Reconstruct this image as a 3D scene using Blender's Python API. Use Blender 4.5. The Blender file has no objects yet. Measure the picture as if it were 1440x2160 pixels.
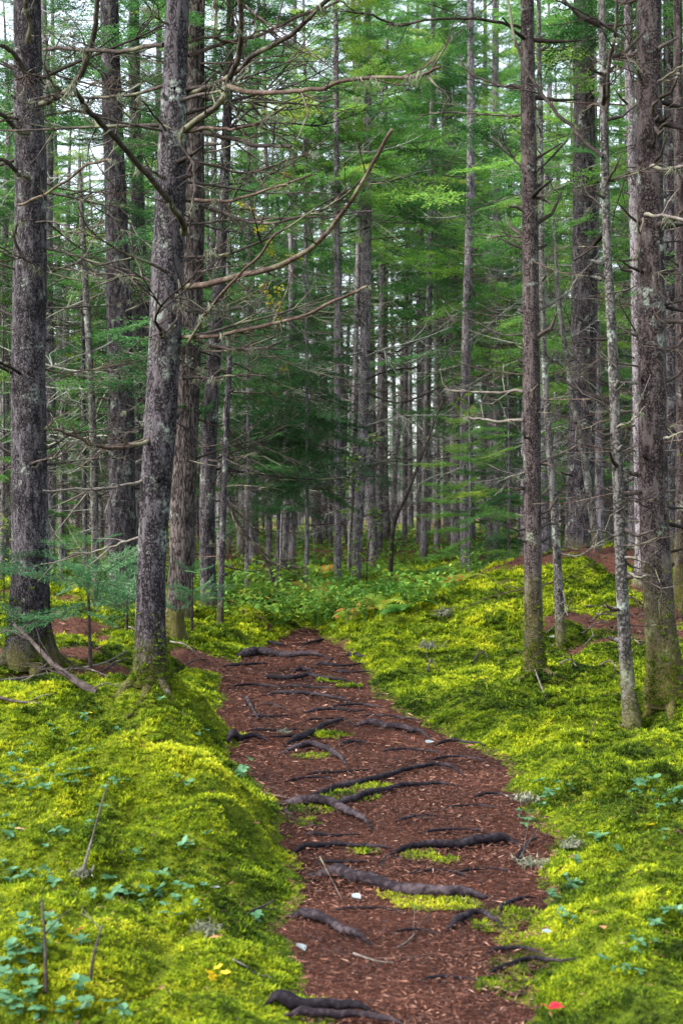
import bpy, math, random
import numpy as np
from mathutils import Vector, Matrix, Euler

R = math.radians
S = bpy.context.scene
COL = S.collection

# ------------------------------------------------------------------ camera, sky, sun, exposure
CAM_H = 1.35                      # eye height above the path
F = 3000.0                        # focal length in pixels of the 1440 x 2160 photograph (50 mm on 36 mm)
CX, CY = 720.0, 1080.0
cam = bpy.data.cameras.new('camera')
cam.sensor_fit = 'VERTICAL'; cam.sensor_height = 36; cam.lens = 50
cam.clip_start = 0.05; cam.clip_end = 600
cam.dof.use_dof = True; cam.dof.focus_distance = 11.0; cam.dof.aperture_fstop = 6.3
camo = bpy.data.objects.new('camera', cam); COL.objects.link(camo)
camo.location = (0, 0, CAM_H); camo.rotation_euler = (R(90), 0, 0)
S.camera = camo

SUN_EL, SUN_AZ = R(46), R(-112)    # azimuth from +Y, clockwise seen from above
w = bpy.data.worlds.new('World'); S.world = w; w.use_nodes = True
nt = w.node_tree; bg = nt.nodes['Background']
sky = nt.nodes.new('ShaderNodeTexSky'); sky.sky_type = 'NISHITA'; sky.sun_disc = False
sky.sun_elevation = SUN_EL; sky.sun_rotation = SUN_AZ; sky.air_density = 1.0; sky.dust_density = 3.5; sky.ozone_density = 1.0
hs = nt.nodes.new('ShaderNodeHueSaturation'); hs.inputs['Saturation'].default_value = .5; hs.inputs['Value'].default_value = 1.25   # thin overcast
nt.links.new(sky.outputs[0], hs.inputs['Color']); nt.links.new(hs.outputs[0], bg.inputs[0]); bg.inputs[1].default_value = 0.15
sl = bpy.data.lights.new('sun', 'SUN'); sl.energy = 1.4; sl.angle = R(12); sl.color = (1.0, 0.97, 0.92)
so = bpy.data.objects.new('sun', sl); COL.objects.link(so)
sd = Vector((math.sin(SUN_AZ) * math.cos(SUN_EL), math.cos(SUN_AZ) * math.cos(SUN_EL), math.sin(SUN_EL)))
so.rotation_euler = sd.to_track_quat('Z', 'Y').to_euler()
S.view_settings.view_transform = 'Standard'; S.view_settings.look = 'None'
S.view_settings.exposure = 1.98; S.view_settings.gamma = 1
S.cycles.max_bounces = 6; S.cycles.diffuse_bounces = 4; S.cycles.glossy_bounces = 2
S.cycles.transmission_bounces = 4; S.cycles.caustics_reflective = False; S.cycles.caustics_refractive = False

rng = np.random.default_rng(7)
rnd = random.Random(11)

# ------------------------------------------------------------------ noise and terrain
_perm = np.random.default_rng(3).permutation(4096)
_val = np.random.default_rng(4).random(4096)
def vnoise(x, y, s=0):
    xi = np.floor(x).astype(int); yi = np.floor(y).astype(int)
    fx = x - xi; fy = y - yi; fx = fx*fx*(3-2*fx); fy = fy*fy*(3-2*fy)
    h = lambda a, b: _val[_perm[(_perm[(a + s*131) & 4095] + b) & 4095]]
    return (h(xi, yi)*(1-fx) + h(xi+1, yi)*fx)*(1-fy) + (h(xi, yi+1)*(1-fx) + h(xi+1, yi+1)*fx)*fy
def fbm(x, y, o=4, s=0):
    t = 0; a = .5
    for k in range(o):
        t = t + a*(vnoise(x*2**k + 17.3*k, y*2**k - 9.1*k, s+k) - .5); a *= .5
    return t
def cushions(x, y):
    """rounded moss cushions: 1 at a cushion's middle, 0 in the hollows between"""
    xi = np.floor(x).astype(int); yi = np.floor(y).astype(int); best = np.full(np.shape(x), 9.)
    for a in (-1, 0, 1):
        for c in (-1, 0, 1):
            h1 = _val[_perm[(_perm[(xi+a) & 4095] + yi + c) & 4095]]; h2 = _val[_perm[(_perm[(xi+a+997) & 4095] + yi + c + 55) & 4095]]
            best = np.minimum(best, (xi+a+h1-x)**2 + (yi+c+h2-y)**2)
    return np.clip(1 - best*1.15, 0, 1)
def sstep(a, b, x):
    t = np.clip((x-a)/(b-a), 0, 1); return t*t*(3-2*t)

# path edges traced at the photograph's rows, on the flat
EDGE = [(1300, 630, 656), (1330, 618, 672), (1350, 598, 690), (1380, 530, 742), (1420, 462, 765), (1460, 455, 792), (1500, 465, 835),
        (1540, 482, 925), (1580, 502, 1035), (1620, 515, 1092), (1660, 545, 1112), (1700, 583, 1130), (1750, 602, 1142),
        (1800, 612, 1150), (1850, 612, 1150), (1900, 606, 1150), (1950, 598, 1135), (2000, 622, 1122), (2050, 640, 1118),
        (2100, 648, 1108), (2160, 625, 1100)]
_ey = np.array([F*CAM_H/(r[0]-CY) for r in EDGE]); _el = np.array([(r[1]-CX)/F for r in EDGE])*_ey; _er = np.array([(r[2]-CX)/F for r in EDGE])*_ey
_o = np.argsort(_ey); _ey, _el, _er = _ey[_o], _el[_o], _er[_o]
_ey = np.concatenate([[-4., 1.5], _ey, [23., 30.]]); _el = np.concatenate([[-.35, -.25], _el, [-.1, .9]]); _er = np.concatenate([[.45, .48], _er, [.1, 1.2]])
def path_out(x, y):
    """metres outside the trodden path (negative inside)"""
    l = np.interp(y, _ey, _el); r = np.interp(y, _ey, _er)
    j = .13*fbm(x*2.6, y*2.6, 3, 5)*2 + .08*fbm(x*9, y*9, 3, 8)*2
    return np.maximum(np.maximum(l-x, x-r) + j, (y - 16.6 + .4*x)*.6 + j)
BUMPS = [  # x, y, rx, ry, height
    (-.85, 5.9, .85, .58, .27), (-.40, 5.5, .28, .42, .10), (-1.7, 5.6, .6, .6, .08), (-1.0, 8.35, .8, .7, .27), (-1.05, 7.1, .5, .2, -.15), (-1.9, 7.25, .5, .28, -.09), (-.55, 6.75, .2, .15, -.05), (-.9, 4.95, .35, .14, -.07), (1.55, 7.6, .5, .2, -.06), (1.3, 5.7, .35, .16, -.06), (-2.0, 8.6, .9, .9, .10), (-.75, 9.9, .55, .7, .06),
    (-.7, 4.35, .45, .4, .05), (-1.45, 10.6, .35, .35, -.05), (1.35, 5.0, .5, .5, .05), (1.6, 6.4, .6, .6, .07), (2.1, 8.6, .9, .9, .09), (1.75, 10.2, .5, .45, .08), (1.1, 7.4, .45, .5, .04),
    (2.75, 17.0, 2.0, 1.9, .62), (1.75, 14.8, 1.3, 1.5, .24), (.9, 15.5, .9, 1.3, .10), (2.05, 12.9, .42, .34, .13), (3.9, 13.0, 1.6, 2.2, .18), (4.6, 19.0, 2.5, 2.5, .35),
    (-1.15, 15.6, .8, .9, .17), (-1.95, 14.6, .34, .34, .15), (-2.75, 15.0, .9, .9, .16), (-3.9, 14.5, 1.2, 1.5, .15), (-5.0, 19, 2.2, 2.5, .25), (-1.5, 12.6, .5, .7, .07),
    (-.2, 21, 1.4, 1.2, .12), (-1.9, 19.5, 1.0, 1.0, .15)]
def height(x, y):
    x = np.asarray(x, float); y = np.asarray(y, float)
    o = path_out(x, y)
    s = sstep(-.03, .38, o)
    far = sstep(16, 24, y)
    hum = .06 + .15*fbm(x*1.3, y*1.3, 4, 1) + .13*fbm(x*3.6, y*3.6, 3, 2) - .05*np.abs(fbm(x*5.2+3, y*5.2, 3, 16))*2 + .035*fbm(x*13, y*13, 2, 3) + .15*(cushions(x*2.3+.35*fbm(x*4, y*4, 2, 71), y*1.9+.35*fbm(x*4, y*4, 2, 72)) - .6)*(1+1.2*fbm(x*.9, y*.9, 2, 73)) + .04*(cushions(x*5.5, y*4.5)-.6)
    z = np.where(o < 0, 0, 0) + s*(1-far)*hum + far*(.05 + .28*fbm(x*.5, y*.5, 4, 6) + .05*fbm(x*3, y*3, 3, 2))
    b = 0
    for bx, by, rx, ry, h in BUMPS:
        q = ((x-bx)/rx)**2 + ((y-by)/ry)**2
        b = b + h*np.exp(-q*1.1)
    z = z + b*np.maximum(s, far*.9)
    z = z + .03*np.clip(x-1.2, 0, 4)*s + .015*np.clip(-1.2-x, 0, 4)*s
    z = z + sstep(17, 48, y)*.42
    z = z + (1-s)*(.02*fbm(x*1.7, y*1.7, 3, 12) - .012)
    return z
def H1(x, y): return float(height(np.array([x]), np.array([y]))[0])
def at_depth(px, py, D): return Vector(((px-CX)/F*D, D, CAM_H + (CY-py)/F*D))
def ground_at(px, py, dmin=2.5, dmax=90):
    D = dmin*(dmax/dmin)**np.linspace(0, 1, 1400)
    d = CAM_H + (CY-py)/F*D - height((px-CX)/F*D, D)
    k = np.argmax(d < 0) if (d < 0).any() else len(D)-1
    if k > 0:
        t = d[k-1]/(d[k-1]-d[k]+1e-9); D0 = D[k-1] + (D[k]-D[k-1])*min(max(t, 0), 1)
    else: D0 = D[0]
    x = (px-CX)/F*D0
    return Vector((x, D0, H1(x, D0)))
LITTER = [(2.75, 16.9, 1.1, .55), (3.5, 15.3, .55, .6), (-2.7, 14.2, .4, .45), (-1.25, 12.3, .5, .4), (-2.7, 12.0, .9, .28), (-1.85, 11.2, .5, .3), (2.6, 13.4, .8, .5), (2.6, 12.3, .5, .35), (3.1, 14.0, .5, .6),
          (-.73, 4.85, .09, .06), (-1.1, 7.0, .10, .06)]
def litter(x, y):
    """0 = moss, 1 = brown needle litter"""
    q = 0
    for bx, by, rx, ry in LITTER:
        q = np.maximum(q, 1.25*np.exp(-((x-bx)/rx)**2*.9 - ((y-by)/ry)**2*.9))
    q = q + 1.3*fbm(x*2.2, y*2.2, 4, 9)*(q > .02) + sstep(.13, .22, fbm(x*1.1, y*1.1, 4, 14))*.55*sstep(8, 13, y)
    q = np.maximum(q, sstep(22, 34, y)*(.5 + 1.1*fbm(x*.7, y*.7, 4, 19)))
    return np.clip(q, 0, 1)
MOSSPATCH = [(690, 1555, .16), (650, 1600, .12), (740, 1685, .17), (790, 1665, .12), (650, 1712, .13), (900, 1908, .13), (960, 1915, .10), (830, 1895, .07), (1040, 1960, .10), (880, 1812, .08), (1080, 1940, .12), (1100, 2040, .11), (1060, 2085, .10), (640, 1740, .09), (760, 1800, .07), (700, 1440, .13), (740, 1452, .12), (1110, 1990, .12), (940, 1822, .06)]

# ------------------------------------------------------------------ mesh buffer
class Buf:
    def __init__(s): s.v = []; s.q = []; s.t = []; s.tint = []; s.n = 0; s.qm = []; s.tm = []
    def add(s, v, quads=None, tris=None, tint=0.5, mat=0):
        v = np.asarray(v, float).reshape(-1, 3)
        s.v.append(v); s.tint.append(np.broadcast_to(np.asarray(tint, float), (len(v),)))
        if quads is not None and len(quads): q = np.asarray(quads, int) + s.n; s.q.append(q); s.qm.append(np.full(len(q), mat))
        if tris is not None and len(tris): t = np.asarray(tris, int) + s.n; s.t.append(t); s.tm.append(np.full(len(t), mat))
        s.n += len(v)
    def mesh(s, name, mats, smooth=True):
        v = np.concatenate(s.v); tint = np.concatenate(s.tint)
        q = np.concatenate(s.q) if s.q else np.zeros((0, 4), int); t = np.concatenate(s.t) if s.t else np.zeros((0, 3), int)
        m = bpy.data.meshes.new(name)
        m.vertices.add(len(v)); m.vertices.foreach_set('co', v.astype(np.float32).ravel())
        loops = np.concatenate([q.ravel(), t.ravel()]); m.loops.add(len(loops)); m.loops.foreach_set('vertex_index', loops.astype(np.int32))
        nf = len(q) + len(t); m.polygons.add(nf)
        st = np.concatenate([np.arange(len(q))*4, len(q)*4 + np.arange(len(t))*3]); m.polygons.foreach_set('loop_start', st.astype(np.int32))
        mi = np.concatenate([*(s.qm or [np.zeros(0)]), *(s.tm or [np.zeros(0)])]); m.polygons.foreach_set('material_index', mi.astype(np.int32))
        m.polygons.foreach_set('use_smooth', np.full(nf, smooth))
        a = m.attributes.new('tint', 'FLOAT', 'POINT'); a.data.foreach_set('value', tint.astype(np.float32))
        for x in (mats if isinstance(mats, (list, tuple)) else [mats]): m.materials.append(x)
        m.update(calc_edges=True)
        return m
def frames(p):
    p = np.asarray(p, float); d = np.gradient(p, axis=0); d /= np.linalg.norm(d, axis=1)[:, None] + 1e-9
    u = np.zeros_like(p); ref = np.array([0, 0, 1.]) if abs(d[0][2]) < .9 else np.array([1., 0, 0])
    a = np.cross(ref, d[0]); a /= np.linalg.norm(a) + 1e-9
    for i in range(len(p)):
        a = a - d[i]*np.dot(a, d[i]); a /= np.linalg.norm(a) + 1e-9; u[i] = a
    return d, u, np.cross(d, u)
def tube(b, p, r, n=5, tint=.5, mat=0, rough=0, flat=1.0):
    p = np.asarray(p, float); r = np.broadcast_to(np.asarray(r, float), (len(p),))
    d, u, w_ = frames(p); a = np.arange(n)*2*math.pi/n
    rr = r[:, None]*np.ones((1, n))
    if rough: rr = rr*(1 + rough*(rng.random(rr.shape)-.5)*2)
    v = p[:, None] + rr[..., None]*(np.cos(a)[None, :, None]*u[:, None] + flat*np.sin(a)[None, :, None]*w_[:, None])
    m = len(p); i = np.arange(m-1)[:, None]*n; k = np.arange(n)[None]; k2 = (k+1) % n
    q = np.stack([i+k, i+k2, i+n+k2, i+n+k], -1).reshape(-1, 4)
    b.add(v.reshape(-1, 3), q, None, tint, mat)
    if r[-1] > .002: # rounded cap
        b.add(np.concatenate([v[-1], [p[-1] + d[-1]*r[-1]*.4]]), None, [[j, (j+1) % n, n] for j in range(n)], tint, mat)
def spline(pts, n):
    p = np.asarray(pts, float); L = np.concatenate([[0], np.cumsum(np.linalg.norm(np.diff(p, axis=0), axis=1))])
    t = np.linspace(0, L[-1], n)
    # Catmull-Rom through the points
    P = np.concatenate([[2*p[0]-p[1]], p, [2*p[-1]-p[-2]]]); out = []
    for x in t:
        k = min(np.searchsorted(L, x, 'right')-1, len(p)-2); f = (x-L[k])/(L[k+1]-L[k]+1e-9)
        a, b_, c, d = P[k], P[k+1], P[k+2], P[k+3]
        out.append(.5*((2*b_) + (c-a)*f + (2*a-5*b_+4*c-d)*f*f + (3*b_-a-3*c+d)*f**3))
    return np.array(out)

# ------------------------------------------------------------------ materials
def mat(name, rough=.85):
    m = bpy.data.materials.new(name); m.use_nodes = True; t = m.node_tree; t.nodes.clear()
    o = t.nodes.new('ShaderNodeOutputMaterial'); b = t.nodes.new('ShaderNodeBsdfPrincipled')
    b.inputs['Roughness'].default_value = rough; b.inputs['Specular IOR Level'].default_value = .1
    t.links.new(b.outputs[0], o.inputs[0])
    N = lambda k, **kw: _node(t, k, kw)
    return m, t, b, o, N
def _node(t, k, kw):
    n = t.nodes.new('ShaderNode' + k)
    for a, v in kw.items():
        if hasattr(n, a): setattr(n, a, v)
        else: n.inputs[a.replace('_', ' ')].default_value = v
    return n
def ramp(t, fac, stops):
    n = t.nodes.new('ShaderNodeValToRGB'); cr = n.color_ramp
    while len(cr.elements) < len(stops): cr.elements.new(.5)
    for e, (p, c) in zip(cr.elements, stops):
        e.position = p; e.color = (*c, 1) if len(c) == 3 else c
    t.links.new(fac, n.inputs[0]); return n.outputs[0]
def mix(t, fac, a, b):
    n = t.nodes.new('ShaderNodeMix'); n.data_type = 'RGBA'
    for s, x in ((0, fac), (6, a), (7, b)):
        if isinstance(x, (int, float)): n.inputs[s].default_value = x
        elif isinstance(x, tuple): n.inputs[s].default_value = (*x, 1)
        else: t.links.new(x, n.inputs[s])
    return n.outputs[2]
def math_(t, op, a, b=0.0, clamp=False):
    n = t.nodes.new('ShaderNodeMath'); n.operation = op; n.use_clamp = clamp
    for s, x in ((0, a), (1, b)):
        if isinstance(x, (int, float)): n.inputs[s].default_value = x
        else: t.links.new(x, n.inputs[s])
    return n.outputs[0]
def translucent(t, b, o, colour, f):
    tr = t.nodes.new('ShaderNodeBsdfTranslucent'); mx = t.nodes.new('ShaderNodeMixShader'); mx.inputs[0].default_value = f
    t.links.new(colour, tr.inputs[0]); t.links.new(b.outputs[0], mx.inputs[1]); t.links.new(tr.outputs[0], mx.inputs[2]); t.links.new(mx.outputs[0], o.inputs[0])

def bark_mat(name, dark, mid, light, sc=62, stretch=.6, lichen=.5, mossy=.6, bump=.9, lich_col=(.25, .29, .25)):
    m, t, b, o, N = mat(name, .9)
    tc = N('TexCoord'); oi = N('ObjectInfo'); off = N('VectorMath', operation='ADD')
    sc_ = N('VectorMath', operation='SCALE'); cmb = N('CombineXYZ')
    for k in range(3): t.links.new(oi.outputs['Random'], cmb.inputs[k])
    t.links.new(cmb.outputs[0], sc_.inputs[0]); sc_.inputs['Scale'].default_value = 40
    t.links.new(tc.outputs['Object'], off.inputs[0]); t.links.new(sc_.outputs[0], off.inputs[1])
    mp = N('Mapping'); mp.inputs['Scale'].default_value = (1, 1, stretch); t.links.new(off.outputs[0], mp.inputs[0])
    n0 = N('TexNoise', Scale=14.0, Detail=3.0); t.links.new(mp.outputs[0], n0.inputs[0])
    wv = N('VectorMath', operation='MULTIPLY_ADD'); t.links.new(n0.outputs['Color'], wv.inputs[0]); wv.inputs[1].default_value = (.09, .09, .09); t.links.new(mp.outputs[0], wv.inputs[2])
    vo = N('TexVoronoi', Scale=float(sc), feature='DISTANCE_TO_EDGE'); t.links.new(wv.outputs[0], vo.inputs['Vector'])
    vc = N('TexVoronoi', Scale=float(sc)); t.links.new(wv.outputs[0], vc.inputs['Vector'])
    n1 = N('TexNoise', Scale=60.0, Detail=5.0, Roughness=.7); t.links.new(mp.outputs[0], n1.inputs[0])
    edge = ramp(t, vo.outputs['Distance'], [(0, (.45, .45, .45)), (.2, (1, 1, 1))])
    mp5 = N('Mapping'); mp5.inputs['Scale'].default_value = (1, 1, .28 if stretch > .2 else .12); t.links.new(off.outputs[0], mp5.inputs[0]); n5 = N('TexNoise', Scale=24.0, Detail=6.0, Roughness=.68); t.links.new(mp5.outputs[0], n5.inputs[0])
    edge = math_(t, 'MAXIMUM', edge, ramp(t, n5.outputs['Fac'], [(.44, (.4, .4, .4)), (.62, (1, 1, 1))]))
    n6 = N('TexNoise', Scale=3.2, Detail=3.0); t.links.new(off.outputs[0], n6.inputs[0])
    fac = math_(t, 'MULTIPLY', edge, math_(t, 'ADD', math_(t, 'ADD', math_(t, 'MULTIPLY', n1.outputs['Fac'], .25), math_(t, 'MULTIPLY', n5.outputs['Fac'], .85)), math_(t, 'ADD', math_(t, 'MULTIPLY', vc.outputs['Color'], .22), math_(t, 'MULTIPLY', math_(t, 'SUBTRACT', n6.outputs['Fac'], .38), .55))))
    fac = math_(t, 'MULTIPLY_ADD', fac, 1.45); fac.node.inputs[2].default_value = -.28
    colr = ramp(t, fac, [(.08, dark), (.48, mid), (.85, light)])
    # grey-green lichen in patches
    n2 = N('TexNoise', Scale=5.0, Detail=6.0, Roughness=.72); t.links.new(off.outputs[0], n2.inputs[0])
    lf = ramp(t, n2.outputs['Fac'], [(.66-.16*lichen, (0, 0, 0)), (.72-.13*lichen, (1, 1, 1))])
    n3 = N('TexNoise', Scale=45.0, Detail=3.0); t.links.new(off.outputs[0], n3.inputs[0])
    lf2 = math_(t, 'MULTIPLY', lf, ramp(t, n3.outputs['Fac'], [(.38, (0, 0, 0)), (.55, (1, 1, 1))]))
    colr = mix(t, math_(t, 'MULTIPLY', lf2, .8), colr, lich_col)
    # moss that grows on the foot of the stem
    sx = N('SeparateXYZ'); t.links.new(tc.outputs['Object'], sx.inputs[0])
    zz = math_(t, 'ADD', math_(t, 'MULTIPLY', sx.outputs['Z'], -1.0/max(mossy, .01)), 1.0)
    n4 = N('TexNoise', Scale=5.0, Detail=7.0, Roughness=.7); t.links.new(off.outputs[0], n4.inputs[0])
    mf = ramp(t, math_(t, 'ADD', zz, math_(t, 'MULTIPLY', math_(t, 'SUBTRACT', n4.outputs['Fac'], .5), 3.0)), [(.1, (0, 0, 0)), (1, (1, 1, 1))])
    colr = mix(t, math_(t, 'MULTIPLY', mf, .75), colr, mix(t, n3.outputs['Fac'], (.022, .026, .004), (.11, .10, .014)))
    t.links.new(colr, b.inputs['Base Color'])
    bp = N('Bump', Strength=float(bump), Distance=.02)
    hgt = math_(t, 'ADD', math_(t, 'ADD', math_(t, 'MULTIPLY', edge, .5), math_(t, 'MULTIPLY', n5.outputs['Fac'], 1.3)), math_(t, 'MULTIPLY', n1.outputs['Fac'], .6)); t.links.new(hgt, bp.inputs['Height']); t.links.new(bp.outputs[0], b.inputs['Normal'])
    return m
BARK = bark_mat('spruce_bark', (.003, .0024, .0032), (.021, .0175, .0202), (.085, .075, .083), mossy=.45, lichen=.6)
BARKM = bark_mat('mossy_bark', (.004, .003, .003), (.022, .0165, .0165), (.08, .064, .063), mossy=1.0, lichen=.55, sc=55, stretch=.9, bump=.6)
BARKP = bark_mat('lichen_bark', (.008, .007, .007), (.038, .035, .033), (.115, .108, .102), mossy=.5, lichen=.7, sc=40, stretch=1.0, bump=.4)
BARKS = bark_mat('shaggy_bark', (.004, .0032, .003), (.025, .0195, .0185), (.095, .078, .074), sc=40, stretch=.22, mossy=.4, lichen=.45, bump=1.0)
BARKF = bark_mat('far_bark', (.016, .013, .0155), (.078, .066, .075), (.21, .185, .2), sc=40, mossy=.35, lichen=.6, bump=.6)  # paler bark copy: the brighter light farther back is put into its colour

def wood_mat(name, a, b_, c, moss=0):
    m, t, b, o, N = mat(name, .85)
    tc = N('TexCoord'); at = N('Attribute', attribute_name='tint')
    n = N('TexNoise', Scale=9.0, Detail=5.0, Roughness=.7); t.links.new(tc.outputs['Object'], n.inputs[0])
    n2 = N('TexNoise', Scale=60.0, Detail=3.0); t.links.new(tc.outputs['Object'], n2.inputs[0])
    f = math_(t, 'ADD', math_(t, 'MULTIPLY', n.outputs['Fac'], .6), math_(t, 'ADD', math_(t, 'MULTIPLY', n2.outputs['Fac'], .35), math_(t, 'MULTIPLY', at.outputs['Fac'], .3)))
    cl = ramp(t, f, [(.38, a), (.6, b_), (.82, c)])
    if moss:
        n3 = N('TexNoise', Scale=4.5, Detail=4.0); t.links.new(tc.outputs['Object'], n3.inputs[0])
        cl = mix(t, ramp(t, n3.outputs['Fac'], [(.56, (0, 0, 0)), (.66, (moss, moss, moss))]), cl, (.16, .17, .10))
    t.links.new(cl, b.inputs['Base Color'])
    bp = N('Bump', Strength=.5, Distance=.006); t.links.new(n2.outputs['Fac'], bp.inputs['Height']); t.links.new(bp.outputs[0], b.inputs['Normal'])
    return m
DEADW = wood_mat('dead_branch_wood', (.006, .005, .005), (.03, .023, .021), (.10, .082, .074), .6)
BARE = wood_mat('bare_brown_wood', (.008, .006, .005), (.05, .033, .027), (.15, .112, .095), .55)
ROOTM = wood_mat('root_wood', (.0015, .0012, .0018), (.007, .0055, .0078), (.05, .04, .045), 0)
ROOTW = wood_mat('worn_root_wood', (.002, .0015, .0022), (.011, .008, .0105), (.075, .058, .063), 0)
TWIGG = wood_mat('grey_twig_wood', (.025, .021, .019), (.08, .069, .062), (.20, .18, .162), .4)

def leaf_mat(name, stops, tr=.4, rough=.55, obj_rand=.25, spec=.3):
    m, t, b, o, N = mat(name, rough); b.inputs['Specular IOR Level'].default_value = spec
    at = N('Attribute', attribute_name='tint'); oi = N('ObjectInfo')
    f = math_(t, 'ADD', at.outputs['Fac'], math_(t, 'MULTIPLY', math_(t, 'SUBTRACT', oi.outputs['Random'], .5), obj_rand))
    c = ramp(t, f, stops); t.links.new(c, b.inputs['Base Color'])
    if tr: translucent(t, b, o, c, tr)
    return m
NEEDLE = leaf_mat('spruce_needles', [(0, (.016, .055, .018)), (.4, (.055, .165, .04)), (.75, (.145, .32, .06)), (1, (.30, .40, .05))], .58, obj_rand=.6)
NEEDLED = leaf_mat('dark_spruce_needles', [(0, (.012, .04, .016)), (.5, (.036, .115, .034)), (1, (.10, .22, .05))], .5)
FIRN = leaf_mat('fir_needles', [(0, (.02, .07, .028)), (.5, (.055, .165, .06)), (1, (.13, .28, .10))], .4)
MOSS = leaf_mat('moss_fronds', [(0, (.008, .020, .002)), (.28, (.036, .072, .003)), (.55, (.145, .215, .006)), (.8, (.32, .375, .011)), (1, (.48, .47, .025))], .35, .8, 0, .15)
HERB = leaf_mat('herb_leaves', [(0, (.02, .07, .025)), (.5, (.045, .13, .055)), (1, (.095, .21, .105))], .3, .5, .3, .3)
UNDER = leaf_mat('undergrowth_leaves', [(0, (.03, .10, .015)), (.5, (.10, .23, .028)), (.8, (.24, .32, .03)), (.93, (.30, .22, .03)), (1, (.30, .10, .03))], .4, .5, .2)
YELG = leaf_mat('yellowing_leaves', [(0, (.10, .16, .02)), (.5, (.30, .32, .03)), (1, (.55, .42, .03))], .55, .5, 0)
FERN = leaf_mat('fern_fronds', [(0, (.04, .13, .02)), (.5, (.12, .25, .025)), (.85, (.26, .32, .035)), (1, (.34, .18, .03))], .45, .6, .9)
LICH = leaf_mat('beard_lichen', [(0, (.06, .066, .04)), (.5, (.13, .14, .09)), (1, (.26, .27, .21))], .3, .9)
CHIP = leaf_mat('needle_and_bark_litter', [(0, (.006, .003, .003)), (.35, (.022, .0085, .006)), (.62, (.080, .030, .018)), (.88, (.18, .078, .046)), (1, (.34, .21, .155))], 0, .8, 0)
PALE = leaf_mat('pale_leaf', [(0, (.13, .16, .16)), (1, (.21, .245, .25))], .2)
RED = leaf_mat('red_leaf', [(0, (.26, .006, .014)), (1, (.42, .02, .03))], .2)
YEL = leaf_mat('yellow_leaf', [(0, (.6, .40, .02)), (1, (.75, .55, .03))], .3)
TAN = leaf_mat('tan_leaf', [(0, (.28, .10, .03)), (1, (.42, .22, .10))], .3)

def ground_mat():
    m, t, b, o, N = mat('forest_floor', .95); b.inputs['Specular IOR Level'].default_value = .1
    tc = N('TexCoord'); at = N('Attribute', attribute_name='tint')
    n1 = N('TexNoise', Scale=2.2, Detail=6.0, Roughness=.65); n2 = N('TexNoise', Scale=70.0, Detail=4.0, Roughness=.7); n3 = N('TexNoise', Scale=9.0, Detail=5.0)
    for n in (n1, n2, n3): t.links.new(tc.outputs['Object'], n.inputs[0])
    moss = ramp(t, math_(t, 'ADD', math_(t, 'MULTIPLY', n1.outputs['Fac'], .6), math_(t, 'MULTIPLY', n2.outputs['Fac'], .5)), [(.3, (.015, .03, .003)), (.52, (.06, .09, .004)), (.72, (.16, .18, .008))])
    soil = ramp(t, n2.outputs['Fac'], [(.3, (.018, .009, .007)), (.5, (.07, .03, .02)), (.7, (.16, .07, .045))])
    f = ramp(t, math_(t, 'ADD', at.outputs['Fac'], math_(t, 'MULTIPLY', math_(t, 'SUBTRACT', n3.outputs['Fac'], .5), .5)), [(.42, (0, 0, 0)), (.58, (1, 1, 1))])
    t.links.new(mix(t, f, moss, soil), b.inputs['Base Color'])
    bp = N('Bump', Strength=.9, Distance=.03); t.links.new(math_(t, 'ADD', n2.outputs['Fac'], n3.outputs['Fac']), bp.inputs['Height']); t.links.new(bp.outputs[0], b.inputs['Normal'])
    return m
def path_mat():
    m, t, b, o, N = mat('trodden_needle_soil', .9); b.inputs['Specular IOR Level'].default_value = .05
    tc = N('TexCoord')
    n1 = N('TexNoise', Scale=1.6, Detail=5.0); n2 = N('TexNoise', Scale=85.0, Detail=5.0, Roughness=.75); n3 = N('TexVoronoi', Scale=60.0)
    for n in (n1, n2, n3): t.links.new(tc.outputs['Object'], n.inputs[0])
    f = math_(t, 'ADD', math_(t, 'MULTIPLY', n1.outputs['Fac'], .35), math_(t, 'MULTIPLY', n2.outputs['Fac'], .7))
    t.links.new(ramp(t, f, [(.38, (.007, .003, .0025)), (.5, (.027, .0105, .0068)), (.64, (.085, .032, .020))]), b.inputs['Base Color'])
    bp = N('Bump', Strength=.8, Distance=.015); t.links.new(math_(t, 'ADD', n2.outputs['Fac'], math_(t, 'MULTIPLY', n3.outputs['Distance'], .6)), bp.inputs['Height']); t.links.new(bp.outputs[0], b.inputs['Normal'])
    return m
GROUND = ground_mat(); PATH = path_mat()

# ------------------------------------------------------------------ object helpers
def tag(o, label=None, cat=None, group=None, kind=None):
    for k, v in (('label', label), ('category', cat), ('group', group), ('kind', kind)):
        if v: o[k] = v
    return o
def obj(name, mesh, parent=None, loc=None, rot=None, scale=None):
    o = bpy.data.objects.new(name, mesh); COL.objects.link(o); o.parent = parent
    if loc is not None: o.location = loc
    if rot is not None: o.rotation_euler = rot
    if scale is not None: o.scale = (scale,)*3 if isinstance(scale, (int, float)) else scale
    return o
def thing(name, label, cat, loc=(0, 0, 0), rot=None, group=None, scale=None):
    return tag(obj(name, None, None, loc, rot, scale), label, cat, group)

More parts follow.
